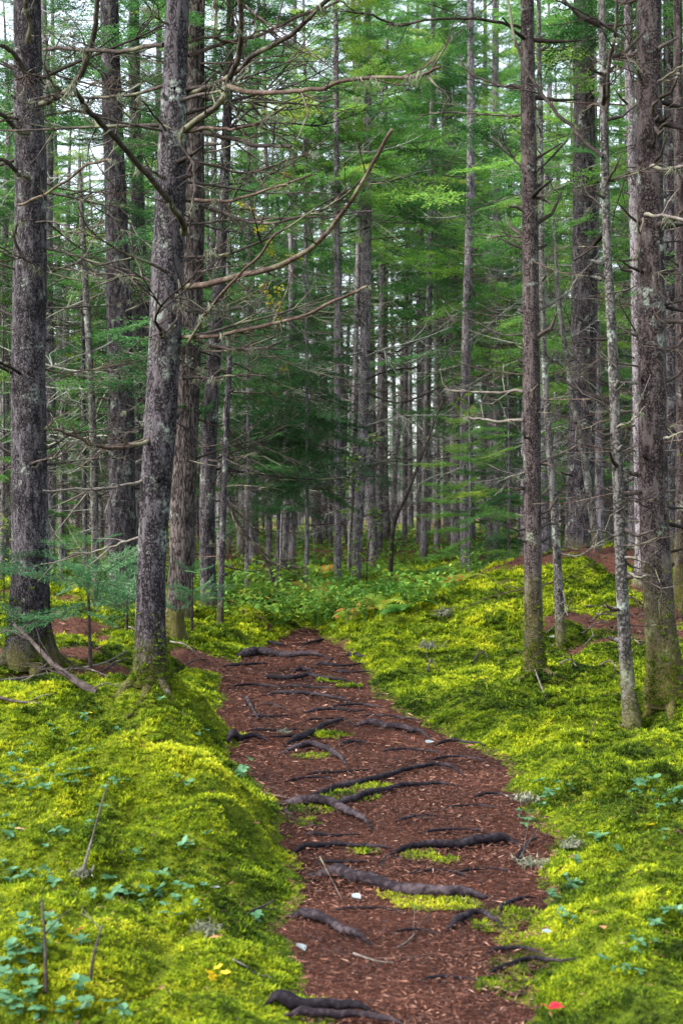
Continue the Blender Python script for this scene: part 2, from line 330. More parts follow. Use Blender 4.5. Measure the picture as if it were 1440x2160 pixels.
# ------------------------------------------------------------------ ground, path
def grid_coords(stops):
    out = [stops[0][0]]
    for (a, _), (b_, st) in zip(stops[:-1], stops[1:]):
        n = max(1, int(round((b_-a)/st))); out += list(np.linspace(a, b_, n+1)[1:])
    return np.array(out)
gx = grid_coords([(-90, 0), (-30, 6), (-12, 1.2), (-5, .35), (-2.6, .09), (2.8, .045), (5, .09), (12, .35), (30, 1.2), (90, 6)])
gy = grid_coords([(-60, 0), (-6, 6), (2.4, .4), (7, .04), (12, .06), (20, .1), (32, .3), (60, 1.0), (180, 6)])
X, Y = np.meshgrid(gx, gy); Z = height(X, Y)
inside = sstep(.02, -.10, path_out(X, Y))*(Y < 26)
Z = Z - .02*inside
nx, ny = len(gx), len(gy); i = np.arange(ny-1)[:, None]*nx + np.arange(nx-1)[None]
b = Buf(); b.add(np.stack([X, Y, Z], -1), np.stack([i, i+1, i+nx+1, i+nx], -1).reshape(-1, 4), None, np.maximum(litter(X, Y), inside).ravel())
tag(obj('ground', b.mesh('ground', GROUND)), kind='structure')
# the path: a sheet of its own whose margins dip under the moss
pv = grid_coords([(-5, 0), (2.4, .3), (8, .03), (14, .05), (24, .12)]); pu = np.linspace(-.18, 1.18, 64)
U, V = np.meshgrid(pu, pv); l = np.interp(V, _ey, _el); r = np.interp(V, _ey, _er); PX = l + (r-l)*U
PZ = height(PX, V) + .004 + .012*fbm(PX*7, V*7, 4, 21) + .006*fbm(PX*30, V*30, 2, 22) - .05*sstep(-.03, .10, path_out(PX, V))
n_ = len(pu); i = np.arange(len(pv)-1)[:, None]*n_ + np.arange(n_-1)[None]
b = Buf(); b.add(np.stack([PX, V, PZ], -1), np.stack([i, i+1, i+n_+1, i+n_], -1).reshape(-1, 4))
tag(obj('path', b.mesh('path', PATH)), kind='structure')

# ------------------------------------------------------------------ moss (stuff)
def moss_sheet():
    bands = [(2.5, 4.2, .0105), (4.2, 6.2, .0125), (6.2, 9, .0165), (9, 13, .0215), (13, 18, .031), (18, 30, .06)]
    vs, ts, tints, n = [], [], [], 0
    tuft = []
    for k in range(10):
        m = 12; az = rng.random(m)*6.283; el = np.arcsin(np.clip(rng.random(m)*.95+.05, 0, 1)); L = .7 + .6*rng.random(m)
        d = np.stack([np.cos(az)*np.cos(el), np.sin(az)*np.cos(el), np.sin(el)], -1); side = np.stack([-np.sin(az), np.cos(az), 0*az], -1)
        base = rng.normal(0, .28, (m, 3)); base[:, 2] = -.25
        wd = (.13 + .09*rng.random(m))[:, None]
        tuft.append(np.stack([base - side*wd + d*L[:, None]*.35, base + d*L[:, None], base + side*wd + d*L[:, None]*.35], 1).reshape(-1, 3))
    tuft = np.array(tuft); nv = tuft.shape[1]
    for y0, y1, sz in bands:
        dens = 1.25/sz**2
        xw = .245*y1 + 1.6; A = 2*xw*(y1-y0); N = int(A*dens)
        x = rng.uniform(-xw, xw, N); y = rng.uniform(y0, y1, N)
        keep = np.abs(x) < .245*y + 1.5
        o = path_out(x, y); edge = sstep(-.02, .10, o + .10*fbm(x*12, y*12, 2, 31))
        li = litter(x, y) + .5*fbm(x*9, y*9, 3, 33)
        p = edge*(1 - sstep(.38, .6, li))
        pm = np.zeros(N)
        for (mx, my, mr) in MOSS_AT:
            pm = np.maximum(pm, np.exp(-(((x-mx)/mr)**2 + ((y-my)/(mr*.9))**2)*1.6 ) + .6*fbm(x*9, y*9, 3, 35))
        p = np.maximum(p, sstep(.22, .5, pm)*(o < .1))
        keep &= rng.random(N) < p
        x, y = x[keep], y[keep]; N = len(x)
        z = height(x, y); sc = sz*(.7 + .8*rng.random(N)**2 + .1) * (1 + 1.3*np.clip(fbm(x*6, y*6, 3, 41), -.4, .5))
        z = z + .35*sc + .008*(path_out(x, y) < 0)
        c, s_ = (lambda a: (np.cos(a), np.sin(a)))(rng.random(N)*6.283)
        T = tuft[rng.integers(0, len(tuft), N)]*sc[:, None, None]
        vv = np.stack([T[..., 0]*c[:, None] - T[..., 1]*s_[:, None] + x[:, None], T[..., 0]*s_[:, None] + T[..., 1]*c[:, None] + y[:, None], T[..., 2] + z[:, None]], -1)
        tn = .44 + .8*fbm(x*.9, y*.9, 3, 51) + 1.0*fbm(x*4, y*4, 3, 52) + .7*fbm(x*16, y*16, 2, 53) + .45*(rng.random(N)-.5) + .06*sstep(.2, .9, y/20)
        tn = tn - .12*sstep(16, 22, y)
        tt = np.clip(tn[:, None] + np.tile([-.07, .09, -.07], nv//3)[None], 0, 1)
        vs.append(vv.reshape(-1, 3)); tints.append(tt.ravel()); n += N
    for px_, py_, rad, nn, hh in FEET:   # moss climbing the feet of the stems
        g = ground_at(px_, py_); a = rng.random(nn)*6.283; h = rng.exponential(hh, nn); rr_ = rad*g.y/F/2*(1 + .35*np.exp(-h/.06))*1.02
        T = tuft[rng.integers(0, len(tuft), nn)]*(.0022*g.y*(.7+.7*rng.random(nn)))[:, None, None]
        c_ = np.stack([g.x + np.cos(a)*rr_, g.y + np.sin(a)*rr_, g.z - .02 + h], -1)
        vs.append((T + c_[:, None]).reshape(-1, 3)); tints.append(np.repeat(np.clip(.28 + .25*rng.random(nn), 0, 1), nv))
    v = np.concatenate(vs); B = Buf(); B.add(v, None, np.arange(len(v)).reshape(-1, 3), np.concatenate(tints))
    print('moss tufts', n, 'tris', len(v)//3)
    return B
FEET = [(62, 1400, 96, 700, .14), (320, 1432, 70, 420, .10), (1127, 1418, 42, 420, .16), (1182, 1368, 20, 120, .08), (1336, 1535, 32, 260, .12), (1408, 1475, 84, 700, .20)]
MOSS_AT = [(*ground_at(a, c)[:2], r) for a, c, r in MOSSPATCH]
tag(obj('moss', moss_sheet().mesh('moss', MOSS, False)), 'carpet of bright yellow green moss over the forest floor beside the path', 'moss', kind='stuff')

# ------------------------------------------------------------------ needle and bark litter (stuff)
def litter_sheet():
    vs, tints = [], []
    for y0, y1, N, sz in ((2.5, 5, 34000, .0062), (5, 8, 32000, .008), (8, 13, 22000, .012), (13, 19, 10000, .02)):
        xw = .245*y1 + .7
        x = rng.uniform(-xw, xw, N*4); y = rng.uniform(y0, y1, N*4)
        k = (path_out(x, y) < .03) | (rng.random(len(x)) < .9*sstep(.35, .7, litter(x, y))) | (rng.random(len(x)) < .035)
        x, y = x[k][:N], y[k][:N]; n = len(x)
        big = rng.random(n)**6; L = sz*(.6 + 1.2*rng.random(n) + 1.8*big); W = sz*(.08 + .11*rng.random(n) + .4*big*rng.random(n))
        a = rng.random(n)*6.283; el = rng.normal(0, .22, n)
        d = np.stack([np.cos(a)*np.cos(el), np.sin(a)*np.cos(el), np.sin(el)], -1)*L[:, None]; s_ = np.stack([-np.sin(a), np.cos(a), rng.normal(0, .35, n)], -1)*W[:, None]
        c = np.stack([x, y, height(x, y) + .012 + .012*rng.random(n)], -1)
        up = np.array([0, 0, 1.])*W[:, None]*.6
        vs.append(np.stack([c-d-s_*.6, c-d*.3-s_+up, c+d*.9, c-d*.4+s_], 1).reshape(-1, 3))
        tints.append(np.repeat(np.clip(rng.normal(.48, .22, n) + .5*fbm(x*1.8, y*1.8, 3, 81) + .3*(rng.random(n) > .98), 0, .97), 4))
    v = np.concatenate(vs); B = Buf(); B.add(v, np.arange(len(v)).reshape(-1, 4), None, np.concatenate(tints)); return B
tag(obj('litter', litter_sheet().mesh('litter', CHIP, False)), 'reddish brown fallen needles and bark flakes covering the trodden path', 'litter', kind='stuff')

# ------------------------------------------------------------------ dead branch, lichen, foliage prototypes
def dead_branch(b, p, r0, r1, twigs=5, n=6, tw_len=.3, tint=.5, seed=0, r_tw=.0035):
    """a bare branch along polyline p with crooked side twigs"""
    q = random.Random(seed); m = len(p); rr = r0 + (r1-r0)*np.linspace(0, 1, m)**.8
    tube(b, p, rr, n, tint)
    L = np.linalg.norm(np.diff(p, axis=0), axis=1).sum()
    for k in range(twigs):
        f = q.uniform(.2, .97); i_ = int(f*(m-1)); d = p[min(i_+1, m-1)] - p[max(i_-1, 0)]; d = d/(np.linalg.norm(d)+1e-9)
        s = np.array([q.gauss(0, 1), q.gauss(0, 1), q.gauss(0, .55)]); s -= d*s.dot(d); s /= np.linalg.norm(s)+1e-9
        l = tw_len*q.uniform(.35, 1.25); e = d*.75 + s*q.uniform(.5, 1.0); e /= np.linalg.norm(e)
        p0 = p[i_]; p1 = p0 + e*l*.5 + np.array([0, 0, q.gauss(0, .03)]); p2 = p1 + (e + np.array([q.gauss(0, .25), q.gauss(0, .25), q.gauss(.05, .3)]))*l*.5
        rt = min(r_tw*q.uniform(.8, 1.6), rr[i_]*.8); tube(b, [p0, p1, p2], [rt, rt*.8, rt*.35], 3, tint)
        if q.random() < .6:
            p3 = p1 + (e + np.array([q.gauss(0, .6), q.gauss(0, .6), q.gauss(0, .6)]))*l*.35
            tube(b, [p1, p3], [rt*.7, rt*.3], 3, tint)
DEAD = []
for k in range(14):
    q = random.Random(100+k); L = q.uniform(.7, 1.5); pts = [np.zeros(3)]; e = q.uniform(-.35, .25); a = 0
    for s in range(5):
        a += q.gauss(0, .18); e += q.uniform(-.06, .16); pts.append(pts[-1] + L/5*np.array([math.cos(e)*math.cos(a), math.cos(e)*math.sin(a), math.sin(e)]))
    p = spline(pts, 12); bb = Buf(); dead_branch(bb, p, q.uniform(.009, .015), .0025, q.randint(9, 18), 5, .38, q.random(), 200+k, .0042)
    DEAD.append((bb.mesh('dead_branch', (DEADW, BARE, DEADW, DEADW)[k % 4]), p))
LICHW = wood_mat('brightened_lichen_twig_wood', (.045, .045, .038), (.13, .135, .115), (.27, .28, .25), .5)  # pale lichen tone that also paints mid-distance brightness into the twigs
DEADF = []
for k in range(14):
    q = random.Random(150+k); L = q.uniform(.9, 1.8); pts = [np.zeros(3)]; e = q.uniform(-.35, .1); a = 0
    for s in range(5):
        a += q.gauss(0, .16); e += q.uniform(0, .20); pts.append(pts[-1] + L/5*np.array([math.cos(e)*math.cos(a), math.cos(e)*math.sin(a), math.sin(e)]))
    p = spline(pts, 12); bb = Buf(); dead_branch(bb, p, q.uniform(.009, .014), .003, q.randint(8, 16), 4, .40, q.random(), 260+k, .0045)
    DEADF.append((bb.mesh('dead_branch', (LICHW, LICHW, TWIGG, DEADW, LICHW, BARE)[k % 6]), p))
STUB = []
for k in range(5):
    q = random.Random(300+k); L = q.uniform(.08, .25); bb = Buf()
    tube(bb, [[0, 0, 0], [L*.5, q.gauss(0, .01), q.gauss(0, .02)], [L, q.gauss(0, .02), q.gauss(0, .04)]], [.013, .009, .004], 5, q.random()); STUB.append(bb.mesh('branch_stub', TWIGG if k == 3 else DEADW))
LICHEN = []
for k in range(5):
    q = np.random.default_rng(400+k); m = 46; o_ = np.clip(q.normal(0, 1, (m, 3)), -1.4, 1.4)*np.array([.032, .014, .010]); L = q.uniform(.02, .085, m)*(1.2 - np.abs(o_[:, 0])*8).clip(.3, 1)
    d = q.normal(0, .55, (m, 3)); d[:, 2] = -1; d /= np.linalg.norm(d, axis=1)[:, None]; s = q.normal(0, 1, (m, 3)); s -= d*(s*d).sum(1)[:, None]; s /= np.linalg.norm(s, axis=1)[:, None]
    bb = Buf(); bb.add(np.stack([o_-s*.0035, o_+s*.0035, o_+d*L[:, None]], 1), None, np.arange(m*3).reshape(-1, 3), np.repeat(q.random(m), 3)); LICHEN.append(bb.mesh('lichen', LICH, False))

def spray(seed, n=24, seg=7, nl=.042, nw=.0115, side=.42, flat=1.0):
    """flat conifer spray of unit length along +x: (needle triangles, tints, twig lines)"""
    q = np.random.default_rng(seed); V = []; T = []; tw = []
    def needles(p0, p1, m, base):
        t = (np.arange(m)+q.random(m)*.6)/m; c = p0 + (p1-p0)*t[:, None]; d = (p1-p0)/(np.linalg.norm(p1-p0)+1e-9)
        for sg in (1, -1):
            sd_ = np.cross([0, 0, 1.], d); sd_ /= np.linalg.norm(sd_)+1e-9
            dd = d*.75 + sg*sd_*q.uniform(.55, 1.0, (m, 1)) + np.array([0, 0, 1.])*q.normal(.08, .33, (m, 1)); dd /= np.linalg.norm(dd, axis=1)[:, None]
            l_ = nl*q.uniform(.7, 1.2, (m, 1)); wv = np.cross(dd, q.normal(0, 1, (m, 3))*np.array([.4, .4, 1])); wv /= np.linalg.norm(wv, axis=1)[:, None]+1e-9
            V.append(np.stack([c-wv*nw*.5, c+dd*l_*.55+wv*nw*.55, c+dd*l_, c+dd*l_*.45-wv*nw*.5], 1).reshape(-1, 3)); T.append(np.full(m*4, base) + np.repeat(q.normal(0, .07, m), 4))
    prev = np.zeros(3); droop = q.uniform(.02, .26); tipup = q.uniform(0, .16)
    for k in range(n):
        t = .1 + .9*k/(n-1); p = np.array([t, .05*math.sin(t*5+seed), -droop*t*t + tipup*t**4])
        needles(prev, p, 2, .42); tw.append((prev, p)); prev = p
        for sg in (1, -1):
            if q.random() < .14: continue
            l = (side*(1-t)**.75 + .07)*q.uniform(.6, 1.15); a = sg*q.uniform(.7, 1.05)
            e = p + l*np.array([math.cos(a), math.sin(a), q.normal(-.12, .12)*flat])
            needles(p, e, max(2, int(seg*l/side*1.6)), .40+q.normal(0, .06)+.18*l); tw.append((p, e))
            if l > .2:
                for u in (.45, .7):
                    m_ = p + (e-p)*u; e2 = m_ + l*.38*np.array([math.cos(a*.35), math.sin(a*.35), q.normal(-.1, .15)*flat]); needles(m_, e2, 3, .45)
    return np.concatenate(V), np.concatenate(T), tw
SPRAY = [spray(500+k) for k in range(6)]
SPRAYF = [spray(520+k, 24, 8, .042, .008, .38, .5) for k in range(4)]
def place_spray(b, sp, base, az, el, L, dt=0, roll=0, twig=True, tw_r=.004):
    V, T, tw = sp
    M = np.array(Euler((roll, -el, az)).to_matrix())
    b.add((V*L)@M.T + base, np.arange(len(V)).reshape(-1, 4), None, np.clip(T+dt, 0, 1))
    if twig:
        P = np.array([[a_, c] for a_, c in tw])*L@M.T + base
        d = P[:, 1]-P[:, 0]; s = np.cross(d, [.1, .2, 1.]); s /= np.linalg.norm(s, axis=1)[:, None]+1e-9; s *= tw_r*.5
        v = np.stack([P[:, 0]-s, P[:, 0]+s, P[:, 1]+s*.6, P[:, 1]-s*.6], 1).reshape(-1, 3); b.add(v, np.arange(len(v)).reshape(-1, 4), None, .4, 1)
def crown_mesh(name, z0, z1, Lmax, seed, step=.3, per=5, mats=None, keep=(.45, 1.0), dens=SPRAY, ragged=1.5, stemx=None, el0=-.12):
    q = random.Random(seed); b = Buf(); z = z0
    while z < z1:
        f = (z-z0)/(z1-z0); Lz = Lmax*((1-f)**.75)*(.55+.45*min(1, f*4+.35)) + .15
        a0 = q.random()*6.28
        for k in range(per):
            if q.random() > keep[0] + (keep[1]-keep[0])*min(1, f*ragged): continue
            az = a0 + k*6.283/per + q.gauss(0, .25); L = Lz*q.uniform(.55, 1.15); el = q.gauss(el0+.5*f, .14); dt = q.gauss(0, .13) + .10*f
            st = np.array([math.cos(az), math.sin(az), math.sin(el)])*L*.12*q.random(); st[2] += z + q.uniform(-.12, .12)
            if stemx is not None: st[:2] += stemx(z)
            place_spray(b, q.choice(dens), st, az, el, L, dt, q.gauss(0, .25))
        z += step*q.uniform(.75, 1.25)
    return b.mesh(name, mats or [NEEDLE, DEADW], False)

# ------------------------------------------------------------------ stems
def stem_mesh(name, pts, rad, mats, n=16, flare=0, rough=.035, seed=0, stubs=0, knots=0):
    p = spline(pts, max(8, int(np.linalg.norm(np.diff(np.asarray(pts), axis=0), axis=1).sum()/.09)))
    zz = np.concatenate([[0], np.cumsum(np.linalg.norm(np.diff(p, axis=0), axis=1))]); zs = np.concatenate([[0], np.cumsum(np.linalg.norm(np.diff(np.asarray(pts, float), axis=0), axis=1))])
    r = np.interp(zz, zs, rad); d, u, w_ = frames(p); a = np.arange(n)*2*math.pi/n; q = np.random.default_rng(seed)
    nz = np.stack([[vnoise(np.array([zz_*2.2+seed]), np.array([3*math.cos(x)+7]), seed % 50)[0] + .6*vnoise(np.array([zz_*9+seed]), np.array([5*math.sin(x)+7]), 3)[0] - .8 for x in a] for zz_ in zz])
    lobes = 1 + .45*np.cos(a*4+q.random()*6)[None]*.6 + .35*np.cos(a*3+q.random()*6)[None]*.5
    rr = r[:, None]*(1 + rough*2.2*nz) + flare*np.exp(-np.clip(zz-.08, 0, None)/.15)[:, None]*np.clip(lobes, .2, 2)
    v = p[:, None] + rr[..., None]*(np.cos(a)[None, :, None]*u[:, None] + np.sin(a)[None, :, None]*w_[:, None])
    m = len(p); i = np.arange(m-1)[:, None]*n; k = np.arange(n)[None]; k2 = (k+1) % n
    b = Buf(); b.add(v.reshape(-1, 3), np.stack([i+k, i+k2, i+n+k2, i+n+k], -1).reshape(-1, 4))
    for s in range(stubs):
        j = q.integers(3, m-1); az = q.random()*6.283; dd = math.cos(az)*u[j] + math.sin(az)*w_[j]; L = q.uniform(.03, .10)
        c = p[j] + dd*r[j]*.8; tube(b, [c, c+dd*L*.6+np.array([0, 0, .01]), c+dd*L+np.array([0, 0, .025])], [.018, .013, .006], 5)
    return b.mesh(name, mats), p, r

def add_dead(root, p, r, zlo, zhi, count, q, scale=(.7, 1.3), lich=.3, az_bias=None, stub=.25):
    """bare branches as parts of a tree; p, r the stem line in the tree's own space"""
    zs = p[:, 2]
    for k in range(count):
        z = q.uniform(zlo, zhi); j = int(np.argmin(np.abs(zs-z))); az = q.random()*6.283
        if az_bias is not None and q.random() < .6: az = az_bias + q.gauss(0, .7)
        base = p[j] + np.array([math.cos(az), math.sin(az), 0])*r[j]*.75
        if q.random() < stub:
            obj('branch', q.choice(STUB), root, base, (q.gauss(0, .5), q.gauss(-.1, .3), az), q.uniform(.7, 1.6)); continue
        me, bp = q.choice(DEADF if root.location.y > 16.5 else DEAD); s = q.uniform(*scale)*(.95 if root.location.y > 16.5 else 1.1)
        o = obj('branch', me, root, base, (q.gauss(0, .7), q.gauss(.05, .16), az), s)
        if q.random() < lich:
            for _ in range(q.choice((1, 1, 2))):
                pt = bp[q.randrange(3, len(bp))]; obj('lichen', q.choice(LICHEN), o, pt, (0, 0, q.random()*6.28), q.uniform(.35, .9)/s)

CROWN_TOP = [crown_mesh('crown', 0, 5.5, 1.7, 900+k, .34, 5, keep=(.4, .7)) for k in range(3)]

# ------------------------------------------------------------------ the trees near the path, each traced on its own
TREES = {}
def near_tree(key, name, label, px, bark, D=None, flare=.05, n=18, top=11.5, group=None, stubs=14, crown=True, rough=.035, seed=None):
    seed = seed if seed is not None else len(TREES)*7+3
    if D is None: g = ground_at(px[0][1], px[0][0])
    else:
        gx_ = (px[0][1]-CX)/F*D; g = Vector((gx_, D, H1(gx_, D)))
    D = g.y; base = Vector((g.x, g.y, g.z-.04))
    pts, rad = [(0, 0, 0)], [px[0][2]/2*D/F]
    for (y, x, w_) in px[1:]:
        W = at_depth(x, y, D)
        if W.z - base.z < .15: continue
        pts.append(tuple(W-base)); rad.append(w_/2*D/F)
    a, c = np.array(pts[-2]), np.array(pts[-1]); dz = top - c[2]
    if dz > .5:
        sl_ = (c-a)/(c[2]-a[2]); sl_ = np.clip(sl_, -.06, .06); sl_[2] = 1
        pts.append(tuple(c + sl_*dz)); rad.append(rad[-1]*.45)
    root = thing(name, label, 'tree', base, group=group)
    me, p, r = stem_mesh('trunk', pts, rad, bark, n, flare, rough, seed, stubs)
    obj('trunk', me, root)
    if crown:
        j = int(np.argmin(np.abs(p[:, 2]-(top-5.0)))); obj('crown', CROWN_TOP[seed % 3], root, p[j], (0, 0, seed*1.3), .95)
    TREES[key] = (root, p, r, D)
    return root
G = None
near_tree('A', 'spruce_tree', 'thick scaly spruce trunk at the left edge with a flared mossy foot', [(1400, 62, 90), (1330, 62, 88), (1200, 64, 80), (950, 62, 74), (700, 62, 70), (400, 66, 66), (180, 60, 62), (0, 58, 56)], BARK, flare=.07, n=28, stubs=24)
near_tree('B', 'spruce_tree', 'spruce with knobbly straight trunk standing second from the left, behind the sapling', [(1225, 259, 58), (1000, 258, 56), (800, 255, 55), (600, 250, 51), (400, 244, 46), (200, 236, 42), (0, 231, 38)], BARK, D=17.5, flare=.05, stubs=26)
near_tree('C', 'spruce_tree', 'lichen flecked spruce close on the left of the path, trunk leaning right', [(1432, 318, 66), (1380, 318, 62), (1200, 320, 59), (1050, 328, 63), (900, 339, 67), (740, 347, 67), (560, 354, 67), (400, 360, 64), (200, 368, 55), (0, 375, 50)], BARK, flare=.018, n=24, stubs=34, rough=.05)
near_tree('Cs', 'spruce_tree', 'dark old tree with shaggy peeling bark right behind the lichen flecked leaning spruce', [(1285, 378, 52), (1050, 386, 52), (800, 396, 52), (550, 403, 54), (300, 407, 50), (100, 410, 44), (0, 412, 42)], BARKS, D=15.2, flare=.05, stubs=6)
near_tree('Cb', 'spruce_tree', 'grey trunk peeping out on the left side of the lichen flecked leaning spruce', [(1270, 300, 40), (1000, 300, 40), (700, 302, 38), (450, 292, 26), (200, 287, 20), (0, 285, 18)], BARK, D=20, stubs=10)
near_tree('D', 'spruce_tree', 'slim spruce with a bent trunk, just right of the shaggy tree', [(1290, 446, 36), (1200, 438, 33), (1050, 437, 32), (900, 443, 32), (750, 452, 29), (600, 462, 25), (400, 473, 22), (200, 481, 19), (0, 487, 16)], BARK, D=16.0, flare=.03, stubs=12)
near_tree('E', 'dead_sapling', 'thin bare pole of a dead young tree between the two big trunks on the left', [(1220, 203, 17), (1000, 199, 16), (800, 192, 15), (620, 182, 14), (430, 172, 10), (330, 168, 6)], BARKP, D=17.2, flare=.01, n=9, top=4.2, stubs=5, crown=False)
near_tree('E2', 'dead_sapling', 'very thin dark pole just left of the thin bare pole among the left trunks', [(1215, 181, 11), (900, 177, 10), (640, 175, 9), (420, 172, 6)], BARK, D=19, flare=.01, n=8, top=5, stubs=3, crown=False)
near_tree('F', 'dead_sapling', 'dark snapped pole standing right of the bent slim spruce', [(1292, 464, 13), (1050, 472, 13), (900, 478, 12), (752, 485, 11)], BARK, D=15.0, flare=.01, n=8, top=3.0, stubs=4, crown=False)
near_tree('G', 'spruce_tree', 'mossy footed trunk on the right slope, nearest the path, with V shaped twigs', [(1418, 1127, 42), (1330, 1125, 39), (1200, 1123, 37), (1000, 1122, 37), (800, 1120, 36), (600, 1118, 34), (400, 1116, 33), (200, 1113, 31), (0, 1111, 29)], BARKM, flare=.012, stubs=26)
near_tree('Hh', 'dead_sapling', 'crooked peeling thin stem with pale patches right behind the mossy footed trunk', [(1368, 1182, 20), (1270, 1178, 21), (1200, 1175, 19), (1080, 1168, 16), (950, 1158, 15), (800, 1149, 13), (600, 1142, 12), (350, 1140, 11), (100, 1136, 10), (0, 1135, 9)], BARKP, flare=.01, n=9, stubs=8, crown=False)
near_tree('I', 'spruce_tree', 'stout purplish spruce trunk standing on top of the needle covered mound', [(1200, 1218, 62), (1100, 1220, 58), (900, 1226, 56), (700, 1231, 54), (500, 1232, 51), (300, 1231, 46), (0, 1229, 42)], BARK, D=18.2, flare=.04, n=22, stubs=16)
near_tree('J', 'dead_sapling', 'slender wavy grey stem blotched with lichen, rooted lowest on the right bank', [(1535, 1336, 32), (1470, 1326, 29), (1350, 1316, 27), (1200, 1309, 25), (1050, 1304, 24), (900, 1297, 23), (760, 1292, 21), (640, 1286, 20), (520, 1279, 18), (330, 1275, 17), (200, 1271, 16), (0, 1268, 15)], BARKP, flare=.02, n=12, stubs=16, top=7.5, crown=False)
near_tree('K', 'spruce_tree', 'large mossy based spruce at the right edge with a knobbly trunk', [(1475, 1406, 74), (1400, 1400, 68), (1300, 1390, 66), (1150, 1381, 62), (950, 1376, 60), (750, 1374, 57), (500, 1372, 56), (250, 1369, 55), (0, 1368, 52)], BARKM, flare=.03, n=24, stubs=40, rough=.045)
near_tree('L', 'spruce_tree', 'narrow dark trunk half hidden behind the large right edge spruce', [(1300, 1352, 24), (900, 1346, 24), (500, 1338, 22), (200, 1328, 20), (0, 1323, 18)], BARKF, D=15.5, stubs=12)
near_tree('M', 'spruce_tree', 'purplish grey trunk just right of the large right edge spruce', [(1310, 1412, 28), (900, 1413, 28), (500, 1413, 27), (0, 1410, 24)], BARK, D=16.5, stubs=10)
near_tree('N', 'spruce_tree', 'rough trunk cut by the right border of the picture, low behind the large spruce', [(1335, 1432, 26), (1000, 1436, 24), (700, 1434, 22), (300, 1430, 20), (0, 1428, 18)], BARKM, D=14.5, stubs=10)
near_tree('O', 'dead_sapling', 'thin dead stem leaning left across the stout spruce on the mound', [(1205, 1262, 17), (1100, 1250, 17), (1000, 1236, 16), (900, 1218, 14), (820, 1203, 13), (740, 1192, 12), (640, 1178, 10)], BARKP, D=16.9, flare=0, n=9, top=4, stubs=5, crown=False)
near_tree('P', 'spruce_tree', 'grey narrow stem between the mound spruce and the lichen blotched wavy stem', [(1200, 1264, 19), (1000, 1262, 17), (800, 1259, 15), (500, 1256, 13), (0, 1250, 11)], BARKF, D=20.5, n=9, flare=.01, stubs=4)
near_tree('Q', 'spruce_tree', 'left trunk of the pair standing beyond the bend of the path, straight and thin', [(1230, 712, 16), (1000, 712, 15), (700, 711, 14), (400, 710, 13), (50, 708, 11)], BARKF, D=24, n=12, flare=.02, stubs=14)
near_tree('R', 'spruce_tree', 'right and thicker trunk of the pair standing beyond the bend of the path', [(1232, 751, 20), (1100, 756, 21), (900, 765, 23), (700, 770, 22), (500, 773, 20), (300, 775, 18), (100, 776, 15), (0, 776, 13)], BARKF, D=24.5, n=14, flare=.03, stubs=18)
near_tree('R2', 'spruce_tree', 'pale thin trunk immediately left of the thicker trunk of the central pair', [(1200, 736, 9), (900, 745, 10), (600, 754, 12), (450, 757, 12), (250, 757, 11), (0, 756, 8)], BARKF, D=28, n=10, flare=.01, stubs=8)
for key, lab, px, D in (
    ('a', 'brownish slim trunk, first one right of the snapped pole', [(1175, 568, 13), (900, 567, 13), (600, 564, 11), (0, 556, 8)], 31),
    ('b', 'brown trunk left of centre with dry ferns at its foot', [(1180, 615, 16), (900, 616, 15), (600, 619, 13), (0, 622, 9)], 30),
    ('c', 'thin dark stem between the brown trunk and the central pair', [(1218, 647, 10), (900, 648, 9), (600, 646, 8), (0, 640, 6)], 25),
    ('d', 'trunk in the gap right of the leaning dead pole', [(1170, 892, 15), (900, 898, 14), (600, 905, 12), (450, 908, 11), (0, 912, 8)], 33),
    ('e', 'dark trunk close behind the trunk in the gap', [(1168, 921, 12), (900, 921, 11), (600, 919, 10), (0, 915, 7)], 35),
    ('f', 'tall purplish trunk rising through green boughs right of the central gap', [(1180, 982, 22), (950, 979, 22), (700, 984, 21), (450, 991, 20), (280, 993, 18), (0, 992, 13)], 27),
    ('g', 'pale trunk glimpsed high up between boughs, left of the mossy footed trunk', [(1190, 1046, 16), (800, 1046, 15), (500, 1045, 14), (0, 1042, 10)], 30),
    ('h', 'far trunk just right of the central pair', [(1165, 797, 10), (800, 806, 9), (400, 812, 8), (0, 816, 6)], 38),
    ('i', 'greyish trunk near the middle of the central gap', [(1160, 853, 11), (800, 855, 10), (400, 858, 9), (0, 860, 6)], 40)):
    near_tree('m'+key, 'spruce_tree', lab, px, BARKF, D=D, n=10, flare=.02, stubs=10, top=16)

# roots that run out from the feet of the nearest trunks
for key, nr, r0, ln_ in (('A', 6, .055, .75), ('C', 5, .034, .4), ('G', 4, .026, .35), ('K', 5, .036, .4), ('J', 3, .016, .25), ('Hh', 3, .014, .25), ('I', 5, .05, .6), ('D', 4, .03, .4)):
    root, p, r, D = TREES[key]; q = random.Random(nr*17+int(D)); a0 = q.random()*6.28
    for k in range(nr):
        a = a0 + k*6.283/nr + q.gauss(0, .25); l = ln_*q.uniform(.6, 1.2); P = []
        for t in np.linspace(0, 1, 9):
            d_ = r[1]*.55 + l*t; x = root.location.x + math.cos(a+.5*t*math.sin(k))*d_; y = root.location.y + math.sin(a+.5*t*math.sin(k))*d_
            P.append((x-root.location.x, y-root.location.y, max(H1(x, y), root.location.z-.1) - root.location.z + r0*(1.5*(1-t)**3 - .15 - .9*t)))
        bb = Buf(); tube(bb, spline(P, 14), np.linspace(r0*1.15, r0*.35, 14), 8, .4, 0, .06); obj('root', bb.mesh('root', [c for c in root.children if c.name.startswith('trunk')][0].data.materials[0]), root)

